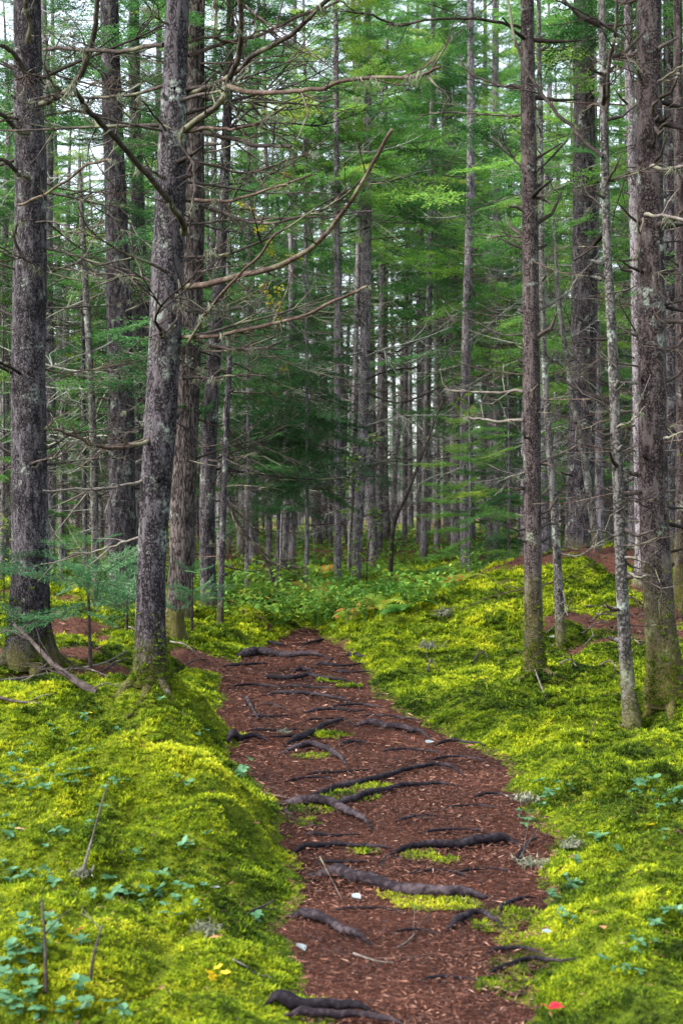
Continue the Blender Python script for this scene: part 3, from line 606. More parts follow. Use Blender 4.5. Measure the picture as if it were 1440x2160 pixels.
# leaning dead pole in the gap
gp = ground_at(795, 1190); P0 = Vector((gp.x, 23.0, H1(gp.x, 23.0))); bb = Buf()
pts = [np.array(at_depth(x, y, 23.0) - P0) for x, y in ((800, 1180), (830, 1110), (860, 1040), (885, 970), (910, 905), (935, 840))]; pts[0] = np.array([0, 0, -.05])
dead_branch(bb, spline(pts, 16), .045, .012, 9, 7, .5, .35, 5, .006)
tag(obj('dead_pole', bb.mesh('dead_pole', DEADW), None, P0), 'dark dead pole leaning up to the right in the middle gap', 'dead tree')

# ------------------------------------------------------------------ the traced bare branches
def limb(key, pts, w0, w1, dd0=0., dd1=0., m=DEADW, twigs=4, lich=2, seed=None, twl=.28):
    root, p, r, D = TREES[key]; k = len(root.children); seed = seed if seed is not None else k*13+int(pts[0][0])
    n = len(pts); W = []
    for i_, (x, y) in enumerate(pts):
        W.append(np.array(at_depth(x, y, D + dd0 + (dd1-dd0)*i_/(n-1)) - root.location))
    c = W[0]; line = spline(W, max(10, n*4)); q = np.random.default_rng(seed)
    wob = np.cumsum(q.normal(0, .006, line.shape), axis=0); line = line + (wob - wob[0])*.8
    bb = Buf(); dead_branch(bb, line - c, w0*.5*D/F, w1*.5*D/F, twigs+2, 7, twl, .5, seed, .0045)
    o = obj('branch', bb.mesh('branch', m), root, tuple(c))
    qq = random.Random(seed)
    for _ in range(lich):
        pt = line[qq.randrange(2, len(line))] - c; obj('lichen', qq.choice(LICHEN), o, tuple(pt), (0, 0, qq.random()*6.28), qq.uniform(.35, .95))
L = limb
L('C', [(385, 605), (450, 596), (540, 575), (620, 535), (690, 462), (740, 372), (805, 262)], 15, 7, 0, -1.2, BARE, 5, 1)
L('C', [(388, 492), (378, 462), (340, 418), (270, 342), (200, 272), (150, 225), (128, 190)], 15, 9, -.12, -1.6, DEADW, 6, 4)
L('C', [(128, 190), (105, 168), (92, 140)], 7, 3, -1.6, -1.7, DEADW, 2, 1)
L('C', [(386, 275), (440, 235), (482, 178), (513, 112), (520, 55), (516, -20)], 15, 10, -.1, -1.0, DEADW, 5, 4)
L('C', [(392, 205), (430, 190), (485, 163), (530, 126), (600, 80), (660, 20), (700, -25)], 12, 9, .05, -.8, DEADW, 4, 2)
L('C', [(398, 118), (480, 88), (560, 64), (640, 26), (720, 0)], 9, 6, .05, .6, BARE, 4, 1)
L('C', [(400, 90), (440, 78), (500, 96), (545, 72), (600, 95)], 7, 3, .05, .4, BARE, 5, 2)
L('C', [(480, 182), (545, 188), (610, 191), (680, 186), (740, 172), (820, 164), (905, 165), (945, 150)], 11, 5, -.6, -1.6, BARE, 6, 4)
L('C', [(905, 165), (925, 190), (946, 215)], 5, 2.5, -1.6, -1.7, DEADW, 1, 0)
L('C', [(394, 277), (450, 274), (500, 268), (555, 250), (592, 222)], 9, 5, .03, -.4, BARE, 5, 3)
L('C', [(430, 280), (500, 298), (560, 312), (606, 316)], 11, 7, .1, -.5, DEADW, 3, 2)
L('C', [(606, 316), (612, 334), (616, 352)], 5, 2.5, -.5, -.5, DEADW, 0, 0)
L('C', [(400, 335), (460, 345), (530, 356), (600, 340), (668, 320)], 7, 3, .05, .5, BARE, 4, 2)
L('C', [(392, 422), (480, 420), (570, 402), (672, 370)], 9, 4, .02, -.5, BARE, 4, 1)
L('C', [(412, 430), (500, 455), (570, 459), (650, 440), (722, 398), (770, 360)], 9, 4, .1, -.8, DEADW, 5, 2)
L('C', [(392, 474), (500, 471), (600, 466), (720, 458), (780, 452)], 6, 3, .05, -.3, DEADW, 5, 1)
L('C', [(398, 722), (445, 655), (500, 598), (545, 552), (592, 502)], 7, 5, -.05, -1.0, BARE, 2, 2)
L('C', [(385, 711), (450, 712), (560, 696), (650, 670), (740, 634), (778, 621)], 10, 5, .0, -.9, BARE, 4, 2)
L('C', [(410, 716), (470, 735), (530, 738), (575, 737)], 9, 5, .1, -.3, DEADW, 3, 5)
L('C', [(392, 655), (430, 660), (490, 655), (570, 615)], 8, 3, .05, .2, TWIGG, 5, 3)
L('C', [(385, 798), (440, 804), (520, 800), (555, 800)], 7, 3, .05, -.2, DEADW, 4, 1)
L('C', [(320, 928), (285, 944), (240, 950), (185, 935), (140, 918), (98, 908)], 11, 5, -.05, -.6, BARE, 5, 1)
L('C', [(305, 1012), (250, 1030), (190, 1040), (95, 1038)], 8, 3.5, -.03, -.4, TWIGG, 4, 1)
L('C', [(340, 607), (290, 588), (210, 577), (130, 560)], 7, 3, -.05, .3, DEADW, 4, 3)
L('C', [(297, 1133), (245, 1148), (200, 1158), (150, 1166)], 6, 2.5, -.02, .2, TWIGG, 4, 0)
L('C', [(318, 925), (280, 930), (246, 936)], 4, 2, -.05, -.2, BARE, 1, 0)
L('C', [(350, 275), (320, 245), (285, 212)], 6, 3, -.1, -.5, DEADW, 3, 2)
L('C', [(350, 375), (315, 365), (295, 352)], 8, 4, -.05, -.3, DEADW, 1, 2)
L('C', [(345, 95), (250, 102), (160, 97), (95, 98)], 10, 8, .1, .9, DEADW, 5, 3)
L('C', [(345, 180), (280, 200), (200, 205), (120, 192), (60, 205)], 8, 4, .1, .4, DEADW, 6, 4)
L('C', [(355, 50), (325, 25), (310, -5)], 6, 3, -.05, -.3, DEADW, 2, 1)
L('C', [(388, 268), (382, 310), (405, 345), (412, 395), (410, 430), (396, 470)], 7, 5, -.2, -.35, DEADW, 3, 3)
L('C', [(378, 590), (385, 640), (380, 680), (358, 712)], 7, 4, -.2, -.3, DEADW, 2, 4)
L('A', [(82, 220), (110, 205), (145, 188), (172, 152), (192, 110), (203, 60), (214, -10)], 15, 10, -.05, -.8, DEADW, 5, 3)
L('A', [(60, 162), (35, 128), (10, 108), (-25, 100)], 13, 7, -.15, -.5, DEADW, 2, 2)
L('A', [(60, 280), (32, 270), (8, 245), (-30, 235)], 13, 8, -.15, -.6, DEADW, 2, 2)
L('A', [(60, 376), (35, 365), (10, 345), (-30, 338)], 12, 7, -.15, -.5, DEADW, 2, 2)
L('A', [(58, 92), (62, 60), (50, 20), (56, -15)], 11, 9, -.2, -.5, DEADW, 1, 1)
L('A', [(40, 432), (90, 412), (140, 380), (190, 345), (240, 332)], 6, 5, -.25, -.9, BARE, 3, 2)
L('A', [(45, 540), (28, 505), (35, 470), (52, 455)], 8, 4, -.2, -.4, DEADW, 2, 2)
L('A', [(92, 580), (60, 552), (30, 535), (-20, 520)], 8, 4, -.2, -.4, DEADW, 2, 3)
L('A', [(95, 905), (120, 890), (150, 870)], 5, 2, -.1, -.2, DEADW, 2, 1)
L('B', [(230, 842), (208, 838), (205, 848)], 7, 4, -.1, -.2, TWIGG, 0, 1)
L('B', [(290, 912), (255, 910), (222, 902)], 4, 2.5, -.2, -.4, TWIGG, 1, 0)
L('B', [(232, 610), (180, 640), (120, 660)], 7, 3, .05, .2, DEADW, 4, 3)
L('B', [(230, 520), (180, 545), (110, 570), (60, 590)], 7, 3, .05, .2, DEADW, 5, 3)
L('B', [(225, 250), (180, 238), (110, 245), (60, 260)], 8, 3, .05, .2, DEADW, 5, 3)
L('J', [(1270, 330), (1230, 290), (1180, 240), (1120, 165), (1090, 80), (1080, -15)], 9, 6, -.05, .3, DEADW, 3, 1)
L('J', [(1276, 235), (1290, 150), (1304, 80), (1312, -15)], 9, 6, -.05, -.4, DEADW, 3, 1)
L('J', [(1304, 78), (1260, 40), (1210, 15), (1170, -10)], 6, 3, -.3, -.5, DEADW, 2, 0)
L('J', [(1282, 480), (1262, 440), (1225, 400), (1205, 350)], 5, 2.5, -.05, .2, DEADW, 2, 0)
L('J', [(1285, 870), (1260, 820), (1235, 790)], 6, 3, -.05, -.3, TWIGG, 1, 0)
L('J', [(1300, 1128), (1278, 1124), (1248, 1123)], 6, 4, -.05, -.2, TWIGG, 0, 0)
L('J', [(1325, 1210), (1345, 1208), (1375, 1210)], 7, 4, -.05, -.2, TWIGG, 0, 0)
L('J', [(1318, 1175), (1342, 1178), (1352, 1176)], 6, 4, -.05, -.2, TWIGG, 0, 0)
L('J', [(1300, 902), (1335, 885), (1362, 858)], 6, 3, -.05, -.3, TWIGG, 1, 1)
L('G', [(1108, 366), (1085, 335), (1060, 310), (1038, 282)], 6, 3, -.05, .2, DEADW, 3, 0)
L('G', [(1130, 362), (1165, 335), (1200, 290)], 6, 2.5, -.05, .2, DEADW, 2, 0)
L('G', [(1103, 188), (1040, 176), (985, 155), (960, 120)], 6, 3, 0, .3, DEADW, 4, 1)
L('G', [(1100, 243), (1040, 245), (960, 240), (890, 245)], 6, 2.5, 0, .4, DEADW, 5, 1)
L('G', [(1104, 62), (1030, 45), (930, 40), (850, 50), (780, 25), (715, 18)], 7, 4, 0, -.6, DEADW, 5, 2)
L('G', [(1104, 826), (1060, 828), (1000, 823), (935, 818)], 8, 3, 0, .5, TWIGG, 4, 1)
L('G', [(1104, 886), (1060, 892), (1020, 888), (985, 880)], 8, 4, 0, .4, TWIGG, 3, 3)
L('G', [(1108, 996), (1075, 1008), (1045, 1012)], 6, 3, 0, -.2, TWIGG, 2, 2)
L('G', [(1104, 498), (1060, 500), (1000, 492)], 5, 2.5, 0, .3, DEADW, 4, 1)
L('G', [(1135, 656), (1170, 630), (1205, 605), (1240, 560), (1260, 545)], 6, 3, 0, .5, TWIGG, 3, 1)
L('G', [(1138, 977), (1175, 958), (1215, 938)], 5, 3, 0, .3, TWIGG, 2, 1)
L('G', [(1140, 1080), (1180, 1070), (1225, 1090)], 4, 2, 0, .3, TWIGG, 3, 0)
L('Hh', [(1180, 1168), (1215, 1172), (1245, 1155), (1252, 1145)], 5, 3, 0, -.2, TWIGG, 1, 0)
L('Hh', [(1184, 1240), (1198, 1270), (1206, 1300)], 5, 3, 0, -.2, TWIGG, 0, 0)
L('K', [(1372, 352), (1400, 354), (1450, 345)], 9, 6, -.2, -.5, TWIGG, 0, 1)
L('K', [(1360, 452), (1400, 455), (1460, 462)], 8, 6, -.4, -.8, TWIGG, 0, 1)
L('K', [(1362, 180), (1350, 160), (1344, 142)], 9, 5, -.2, -.3, DEADW, 0, 0)
L('K', [(1385, 175), (1410, 160), (1450, 140)], 6, 4, -.2, -.3, DEADW, 2, 0)
L('K', [(1342, 808), (1320, 800), (1302, 795)], 8, 5, -.1, -.2, TWIGG, 0, 0)
L('K', [(1400, 925), (1425, 922), (1445, 918)], 7, 4, -.1, -.3, TWIGG, 0, 0)
L('K', [(1355, 460), (1342, 490), (1335, 430)], 5, 3, -.3, -.4, BARE, 0, 0)
L('I', [(1250, 772), (1230, 771), (1222, 772)], 5, 3, -.2, -.4, TWIGG, 0, 0)
L('I', [(1262, 850), (1240, 815), (1234, 792)], 6, 4, -.3, -.7, TWIGG, 0, 0)
L('R', [(775, 740), (820, 745), (880, 715), (930, 690)], 5, 2.5, -.1, .4, DEADW, 4, 0)
L('R', [(775, 830), (840, 850), (900, 830), (960, 800)], 5, 2.5, -.1, .4, DEADW, 4, 0)
L('R', [(772, 800), (820, 780), (880, 775)], 5, 2.5, -.1, .4, DEADW, 4, 0)
# further bare branches, in every direction round each stem
qd = random.Random(21)
for key, zlo, zhi, cnt, sc, li, bias, st in (
    ('A', 1.6, 6.2, 36, (.7, 1.3), .45, None, .3), ('B', 1.2, 7.5, 52, (.8, 1.5), .4, None, .3), ('C', 2.0, 6.0, 26, (.6, 1.15), .35, 0, .3), ('Cs', 1.8, 6.5, 22, (.7, 1.2), .4, 0, .2),
    ('Cb', 1.5, 7.5, 26, (.7, 1.2), .3, None, .2), ('D', 1.0, 6.8, 34, (.7, 1.3), .3, None, .2), ('E', .6, 4.0, 16, (.4, .8), .2, None, .2), ('E2', .6, 4.6, 16, (.4, .8), .2, None, .1), ('F', .6, 2.8, 12, (.4, .9), .1, None, .1),
    ('G', .7, 5.8, 44, (.25, .65), .12, None, .68), ('Hh', .6, 6.5, 18, (.3, .7), .1, None, .3), ('I', 1.0, 7.0, 40, (.5, 1.0), .2, None, .5), ('J', .6, 5.5, 40, (.2, .5), .08, None, .6), ('K', .5, 5.8, 62, (.2, .6), .12, None, .75),
    ('L', 1.0, 7.0, 30, (.5, 1.0), .15, None, .2), ('M', 1.0, 7.0, 30, (.5, 1.0), .15, None, .2), ('N', .6, 6.0, 24, (.5, .9), .15, None, .2), ('O', .5, 3, 8, (.3, .6), .1, None, .2), ('P', .8, 7.5, 20, (.5, 1), .1, None, .1),
    ('Q', 1.0, 9, 40, (.6, 1.2), .1, None, .1), ('R', 1.2, 9, 46, (.8, 1.5), .1, None, .1), ('R2', 1, 9.5, 34, (.6, 1.2), 0, None, .1),
    ('ma', 1, 10, 34, (.7, 1.3), 0, None, .05), ('mb', 1, 10, 34, (.7, 1.3), 0, None, .05), ('mc', 1, 9, 34, (.6, 1.2), 0, None, .05), ('md', 1, 10, 38, (.8, 1.5), 0, None, .05), ('me', 1, 10, 30, (.7, 1.3), 0, None, .05),
    ('mf', 1, 9, 40, (.8, 1.5), .05, None, .05), ('mg', 1, 10, 36, (.8, 1.4), 0, None, .05), ('mh', 1, 11, 34, (.7, 1.3), 0, None, .05), ('mi', 1, 11, 34, (.7, 1.3), 0, None, .05)):
    root, p, r, D = TREES[key]; add_dead(root, p, r, zlo, zhi, min(95-len(root.children), int(cnt*1.35)), qd, sc, li, bias, st)

# ------------------------------------------------------------------ live boughs on mid distance trees
def boughs(key, z0, z1, Lm, seed, step=.34, per=4, keep=(.5, .9), mats=None, name='crown'):
    root, p, r, D = TREES[key]
    stem = lambda z: np.array([np.interp(z, p[:, 2], p[:, 0]), np.interp(z, p[:, 2], p[:, 1])])
    obj(name, crown_mesh(name, z0, z1, Lm, seed, step, per, mats, keep, SPRAY, 1.2, stem), root)
NEEDLEL = leaf_mat('painted_sunlit_spruce_needles', [(0, (.025, .09, .025)), (.4, (.09, .24, .05)), (.75, (.21, .42, .065)), (1, (.38, .48, .06))], .6, obj_rand=.3)  # lighter copy of the needles, with the sunlit look put into its colour
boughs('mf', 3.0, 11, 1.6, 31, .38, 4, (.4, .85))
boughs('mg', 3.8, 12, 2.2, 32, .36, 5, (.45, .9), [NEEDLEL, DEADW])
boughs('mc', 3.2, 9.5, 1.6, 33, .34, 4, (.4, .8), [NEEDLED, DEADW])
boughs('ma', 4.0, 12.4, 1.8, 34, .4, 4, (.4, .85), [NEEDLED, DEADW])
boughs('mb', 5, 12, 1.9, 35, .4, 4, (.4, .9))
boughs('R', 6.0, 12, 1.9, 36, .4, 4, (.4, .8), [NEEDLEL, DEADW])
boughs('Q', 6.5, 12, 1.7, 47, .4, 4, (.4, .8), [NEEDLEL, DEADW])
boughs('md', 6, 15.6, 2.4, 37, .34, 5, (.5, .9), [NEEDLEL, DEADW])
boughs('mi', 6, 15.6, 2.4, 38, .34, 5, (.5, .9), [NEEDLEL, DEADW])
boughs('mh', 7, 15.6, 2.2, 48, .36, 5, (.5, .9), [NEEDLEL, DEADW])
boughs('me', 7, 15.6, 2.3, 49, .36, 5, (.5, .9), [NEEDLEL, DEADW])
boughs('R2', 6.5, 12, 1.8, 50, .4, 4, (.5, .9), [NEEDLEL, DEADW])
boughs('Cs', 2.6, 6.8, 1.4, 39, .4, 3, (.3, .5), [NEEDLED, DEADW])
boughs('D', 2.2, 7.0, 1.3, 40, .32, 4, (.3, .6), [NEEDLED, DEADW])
boughs('Cb', 2.4, 9, 1.7, 41, .36, 4, (.4, .7))
boughs('E2', 2.0, 5.2, 1.0, 51, .3, 4, (.4, .7))
boughs('B', 2.4, 8.0, 1.4, 43, .42, 3, (.35, .6))
boughs('P', 2.6, 8.0, 1.4, 44, .42, 4, (.4, .7))
boughs('L', 3.2, 6.8, 1.2, 45, .5, 2, (.4, .6))
boughs('I', 4.4, 8.0, 1.7, 46, .4, 4, (.4, .6), [NEEDLEL, DEADW])

# ------------------------------------------------------------------ the crowd of spruces beyond
def far_proto(seed, h, rad, z0, Lm, dead, low=False, keep=(.5, .95), step=.42, per=5, needle=NEEDLE):
    q = random.Random(seed); lean = q.uniform(-.15, .15); pts = [(0, 0, -.1)] + [(lean*t + q.gauss(0, .03), q.gauss(0, .03), h*t) for t in (.2, .4, .6, .8, 1.0)]
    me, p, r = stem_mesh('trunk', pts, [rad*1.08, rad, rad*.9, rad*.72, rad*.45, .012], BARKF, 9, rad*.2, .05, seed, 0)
    stem = lambda z: np.array([np.interp(z, p[:, 2], p[:, 0]), np.interp(z, p[:, 2], p[:, 1])])
    cr = crown_mesh('crown', z0, h, Lm, seed, step, per, [needle, DEADW], keep, SPRAY, 1.6, stem)
    br = []
    for k in range(dead):
        z = q.uniform(.7, z0+1.2); j = int(np.argmin(np.abs(p[:, 2]-z))); az = q.random()*6.283
        br.append((q.choice(DEADF)[0], tuple(p[j]+np.array([math.cos(az), math.sin(az), 0])*r[j]*.6), (q.gauss(0, .7), q.gauss(.08, .18), az), q.uniform(.6, 1.05)))
    return me, cr, br
PROTO = [far_proto(601, 14, .12, 4.6, 1.5, 42, keep=(.5, .85)), far_proto(602, 10, .085, 4.2, 1.35, 38, keep=(.5, .85)), far_proto(603, 16, .15, 5.5, 1.7, 44, keep=(.5, .85)), far_proto(604, 8, .06, 3.2, 1.1, 34, keep=(.5, .85)),
         far_proto(605, 15, .10, 6.0, 1.4, 46, keep=(.4, .8)), far_proto(606, 9.5, .13, 2.4, 1.7, 18, keep=(.5, .85), needle=NEEDLED), far_proto(607, 6.5, .05, 1.4, 1.2, 14, keep=(.5, .85))]
placed = [(t[0].location.x, t[0].location.y) for t in TREES.values()]
far_mesh = {}
def far_tree(k, x, y, q, label, group, full=True, s=1.0, kind='spruce_tree'):
    me, cr, br = PROTO[k]
    root = thing(kind, label, 'tree', (x, y, H1(x, y)), (q.gauss(0, .018), q.gauss(0, .022), q.random()*6.283), group, (s*q.uniform(.9, 1.1), s*q.uniform(.9, 1.1), s*q.uniform(.92, 1.12)))
    obj('trunk', me, root); obj('crown', cr, root)
    for (m_, l_, r_, s_) in (br if full else br[::2]): obj('branch', m_, root, l_, r_, s_)
    return root
qf = random.Random(77); nfar = 0; tries = 0
FARLAB = {0: 'spruce with bare lower twigs among the crowded trunks at the left', 1: 'spruce with bare lower twigs in the crowd of trunks beyond the end of the path', 2: 'spruce with bare lower twigs in the crowd of trunks behind the right mound',
          3: 'distant slender spruce trunk deep in the forest at the left', 4: 'distant slender spruce trunk deep in the forest straight ahead', 5: 'distant slender spruce trunk deep in the forest at the right'}
FARGRP = {0: 'spruces crowding the left of the forest', 1: 'spruces crowding beyond the path', 2: 'spruces crowding behind the right mound', 3: 'distant spruces at the left', 4: 'distant spruces straight ahead', 5: 'distant spruces at the right'}
while nfar < 225 and tries < 9000:
    tries += 1
    y = 18 + 42*qf.random()**1.05; hw = .245*y + 1.6; x = qf.uniform(-hw, hw)
    u = x/y*F + CX
    if y < 24 and -1.9 < x < 1.9: continue
    if y < 34 and 640 < u < 960 and qf.random() < .8: continue
    if 560 < u < 960 and qf.random() < (.5 if u > 770 else .2): continue
    if 800 < u < 880 and y < 50 and qf.random() < .5: continue
    if y < 30 and 1000 < u < 1100: continue
    if y < 23 and u > 1090 and qf.random() < .6: continue
    if any((x-a)**2 + (y-c)**2 < (.85 if y < 35 else .7)**2 for a, c in placed): continue
    placed.append((x, y)); nfar += 1
    c = (0 if u < 560 else 1 if u < 1000 else 2) + (3 if y > 40 else 0)
    k = qf.choice((0, 4, 4, 2)) if y > 24 and 770 < u < 990 else qf.choice((0, 1, 1, 2, 3, 3, 4, 4, 0, 2)) if y > 32 and 600 < u < 980 else qf.choice((0, 1, 1, 2, 3, 3, 4, 4, 5, 6)) if y > 32 else qf.choice((1, 1, 3, 3, 5, 6)) if y > 24 else qf.choice((1, 3, 1, 3, 6))
    far_tree(k, x, y, qf, FARLAB[c], FARGRP[c], y < 38)
print('far trees', nfar, tries)

# ------------------------------------------------------------------ the far wood that closes the view (one mass)
def far_wood():
    b = Buf(); q = random.Random(5)
    for k in range(150):
        y = q.uniform(74, 125); x = q.uniform(-.27*y, .27*y); z = H1(x, y); h = q.uniform(8, 13); r = q.uniform(.05, .15)
        tube(b, [[x, y, z-.2], [x+q.gauss(0, .1), y, z+h*.5], [x+q.gauss(0, .15), y, z+h]], [r, r*.75, .02], 6, q.random(), 1)
        zc = z + q.uniform(.8, 4.5)
        while zc < z + h:
            f = 1-(zc-z)/h
            for a in range(3): place_spray(b, q.choice(SPRAY), np.array([x, y, zc]), q.random()*6.28, q.gauss(.05, .2), (.5+1.9*f)*q.uniform(.6, 1.1), q.gauss(.05, .16), q.gauss(0, .3), False)
            zc += q.uniform(.45, .9)
    return b.mesh('far_wood', [NEEDLE, BARKF], False)
tag(obj('far_wood', far_wood()), 'dense far wood closing the view behind all the trunks', 'woods', kind='stuff')

# ------------------------------------------------------------------ young firs and saplings
BOUGH = []
for k in range(5):
    bb = Buf(); place_spray(bb, SPRAYF[k % 4], np.zeros(3), 0, 0, 1.0, .08*(k-2), 0, True, .007); BOUGH.append(bb.mesh('bough', [FIRN, DEADW], False))
def fir_sapling(label, px, py, D, h, whorls, mat_t=DEADW, seed=1, top_px=None, group=None):
    g = ground_at(px, py) if D is None else Vector(((px-CX)/F*D, D, H1((px-CX)/F*D, D)))
    root = thing('fir_sapling', label, 'young tree', g, group=group); q = random.Random(seed)
    lean = 0 if top_px is None else (top_px-px)/F*g.y
    me, p, r = stem_mesh('trunk', [(0, 0, -.05), (lean*.5, 0, h*.5), (lean, 0, h)], [.016, .012, .005], mat_t, 8, 0, .05, seed, 0); obj('trunk', me, root)
    for (z, n, L0, el) in whorls:
        a0 = q.random()*6.28
        for k in range(n):
            j = int(np.argmin(np.abs(p[:, 2]-z)))
            obj('bough', q.choice(BOUGH), root, tuple(p[j]), (q.gauss(0, .4), -(el-.12+q.gauss(0, .22)), a0+k*6.283/n+q.gauss(0, .25)), L0*q.uniform(.75, 1.15))
    return root
fir_sapling('small blue green fir sapling with flat layered boughs in front of the left trunks', 192, 1420, None, .98, [(.50, 3, .60, .10), (.60, 4, .85, .16), (.70, 4, .75, .2), (.82, 4, .55, .26), (.94, 3, .34, .45)], seed=3, top_px=184)
fir_sapling('little fir sapling with a few pale green boughs behind the lichen flecked leaning spruce', 405, 1300, 14.2, .62, [(.30, 4, .40, .15), (.46, 5, .42, .2), (.58, 4, .25, .4)], seed=5)
fir_sapling('fir sapling reaching in from the left border with one soft pale bough', -75, 1400, 11.2, 1.05, [(.55, 5, .55, .05), (.80, 5, .55, .1), (.98, 4, .42, .2)], seed=9)
fir_sapling('small fir sapling behind the blue green one, under the second spruce from the left', 268, 1330, 14.0, .72, [(.40, 5, .48, .1), (.56, 5, .45, .15), (.68, 4, .28, .35)], seed=12)
def young_spruce(label, px, D, h, z0, Lm, seed, needle, keep=(.7, .95), step=.16, el0=-.12):
    x = (px-CX)/F*D; root = thing('young_spruce', label, 'young tree', (x, D, H1(x, D)))
    me, p, r = stem_mesh('trunk', [(0, 0, -.05), (.02, 0, h*.5), (0, 0, h)], [.03, .02, .006], BARKF, 8, .01, .05, seed, 0); obj('trunk', me, root)
    obj('crown', crown_mesh('crown', z0, h, Lm, seed, step, 5, [needle, DEADW], keep, el0=el0), root)
young_spruce('bushy green young spruce on the slope left of the mossy footed trunk', 988, 19.5, 2.7, .45, .85, 61, NEEDLE)
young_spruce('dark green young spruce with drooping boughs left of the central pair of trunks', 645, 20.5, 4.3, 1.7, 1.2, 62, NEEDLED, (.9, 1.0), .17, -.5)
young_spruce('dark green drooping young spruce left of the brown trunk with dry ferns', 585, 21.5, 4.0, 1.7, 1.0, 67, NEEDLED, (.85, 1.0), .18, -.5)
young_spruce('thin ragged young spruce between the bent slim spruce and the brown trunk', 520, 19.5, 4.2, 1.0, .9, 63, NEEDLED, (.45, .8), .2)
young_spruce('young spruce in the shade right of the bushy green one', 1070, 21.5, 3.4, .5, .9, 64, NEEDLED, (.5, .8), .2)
young_spruce('pale green young spruce between the left edge spruce and the thin poles', 130, 21.5, 4.4, .9, 1.0, 65, NEEDLE, (.5, .8), .2)
young_spruce('slim young spruce left of the left edge spruce, at the border of the picture', 5, 19.5, 4.6, .8, .9, 66, NEEDLE, (.5, .8), .2)

# leafy broadleaf sapling by the central pair
def leaf_quads(b, c, d, up, L, W, tint, mat=0):
    d = d/np.linalg.norm(d); s = np.cross(up, d); s /= np.linalg.norm(s)+1e-9; n = np.cross(d, s)
    f = [(0, 0, 0), (.22, .36, .03), (.5, .5, .05), (.8, .3, .02), (1, 0, -.06)]; m = [(.22, 0, -.02), (.5, 0, -.03), (.8, 0, -.03)]
    P = lambda t, w_, z: c + d*t*L + s*w_*W + n*z*L
    v = [P(0, 0, 0), P(1, 0, -.06)] + [P(*x) for x in f[1:4]] + [P(x[0], -x[1], x[2]) for x in f[1:4]] + [P(*x) for x in m]
    b.add(v, [[8, 9, 3, 2], [9, 10, 4, 3], [5, 6, 9, 8], [6, 7, 10, 9]], [[0, 8, 2], [0, 5, 8], [10, 1, 4], [7, 1, 10]], tint, mat)
def leafy_sapling(label, pts_px, D, nleaf, spread, leaf, seed, m=UNDER):
    q = random.Random(seed); P = [np.array(at_depth(x, y, D)) for x, y in pts_px]; base = P[0].copy(); base[2] = H1(base[0], base[1]); P[0] = base - [0, 0, .05]
    root = thing('broadleaf_sapling', label, 'young tree', tuple(base)); ln = spline([p_-base for p_ in P], 16)
    bb = Buf(); tube(bb, ln, np.linspace(.012, .004, 16), 6, .4); lb = Buf()
    for k in range(12):
        j = q.randrange(5, 16); e = np.array([q.gauss(0, 1), q.gauss(0, 1), q.uniform(.0, .7)]); e /= np.linalg.norm(e); l = spread*q.uniform(.4, 1.1)
        tip = ln[j] + e*l; tube(bb, [ln[j], ln[j]+e*l*.5+[0, 0, .02], tip], [.005, .004, .002], 4, .4)
        for _ in range(nleaf//12):
            c = ln[j] + e*l*q.uniform(.35, 1.0) + np.array([q.gauss(0, .04), q.gauss(0, .04), q.gauss(0, .03)])
            leaf_quads(lb, c, np.array([q.gauss(0, 1), q.gauss(0, 1), q.gauss(-.3, .4)]), np.array([q.gauss(0, .3), q.gauss(0, .3), 1]), leaf*q.uniform(.7, 1.2), leaf*.6, min(1, max(0, q.gauss(.66, .12))))
    obj('stem', bb.mesh('stem', DEADW), root); obj('foliage', lb.mesh('foliage', m, False), root)
leafy_sapling('airy leafy sapling with small yellow green leaves between the central pair and the gap', [(738, 1235), (737, 1150), (745, 1060), (752, 970), (765, 930)], 22.5, 150, .42, .075, 4)
leafy_sapling('low leafy sapling with fresh green leaves right of the central pair', [(772, 1240), (775, 1180), (782, 1120), (790, 1085)], 21.0, 96, .38, .07, 6)
leafy_sapling('leafy sapling with green leaves low at the left border behind the left edge spruce', [(8, 1235), (10, 1190), (14, 1140), (20, 1110)], 17.5, 96, .35, .07, 8)

leafy_sapling('tall thin broadleaf tree with yellowing leaves high up behind the long bare limbs', [(592, 1190), (596, 1000), (590, 800), (580, 600), (572, 420), (566, 300)], 25.0, 420, 1.1, .085, 14, YELG)
# ------------------------------------------------------------------ undergrowth round the end of the path
def fern_mesh(seed, n=7):
    q = random.Random(seed); b = Buf()
    for k in range(n):
        az = k*6.283/n + q.gauss(0, .3); L = q.uniform(.7, 1.1); e0 = q.uniform(.7, 1.15); p = np.zeros(3); tint = min(1, max(0, q.gauss(.52, .2))); e = e0
        d2 = np.array([math.cos(az), math.sin(az), 0]); s = np.array([-math.sin(az), math.cos(az), 0]); prev = p
        for i_ in range(16):
            t = i_/15; p2 = prev + (d2*math.cos(e) + np.array([0, 0, 1.])*math.sin(e))*L/16; e -= .115
            if i_ > 2:
                w_ = .26*math.sin(math.pi*min(1, (t*.92+.1)))*L
                for sg in (1, -1):
                    c = prev; tip = prev + sg*s*w_ + (p2-prev)*1.5 + np.array([0, 0, -.03*L]); th = (p2-prev)*.42
                    b.add([c-th, c+th, tip*.6+c*.4+th*.9, tip, tip*.6+c*.4-th*.9], [[0, 1, 2, 4]], [[4, 2, 3]], tint+q.gauss(0, .05))
            prev = p2
    return b.mesh('fern', FERN, False)
FERNS = [fern_mesh(k, 6+k % 3) for k in range(5)]
qp = random.Random(41)
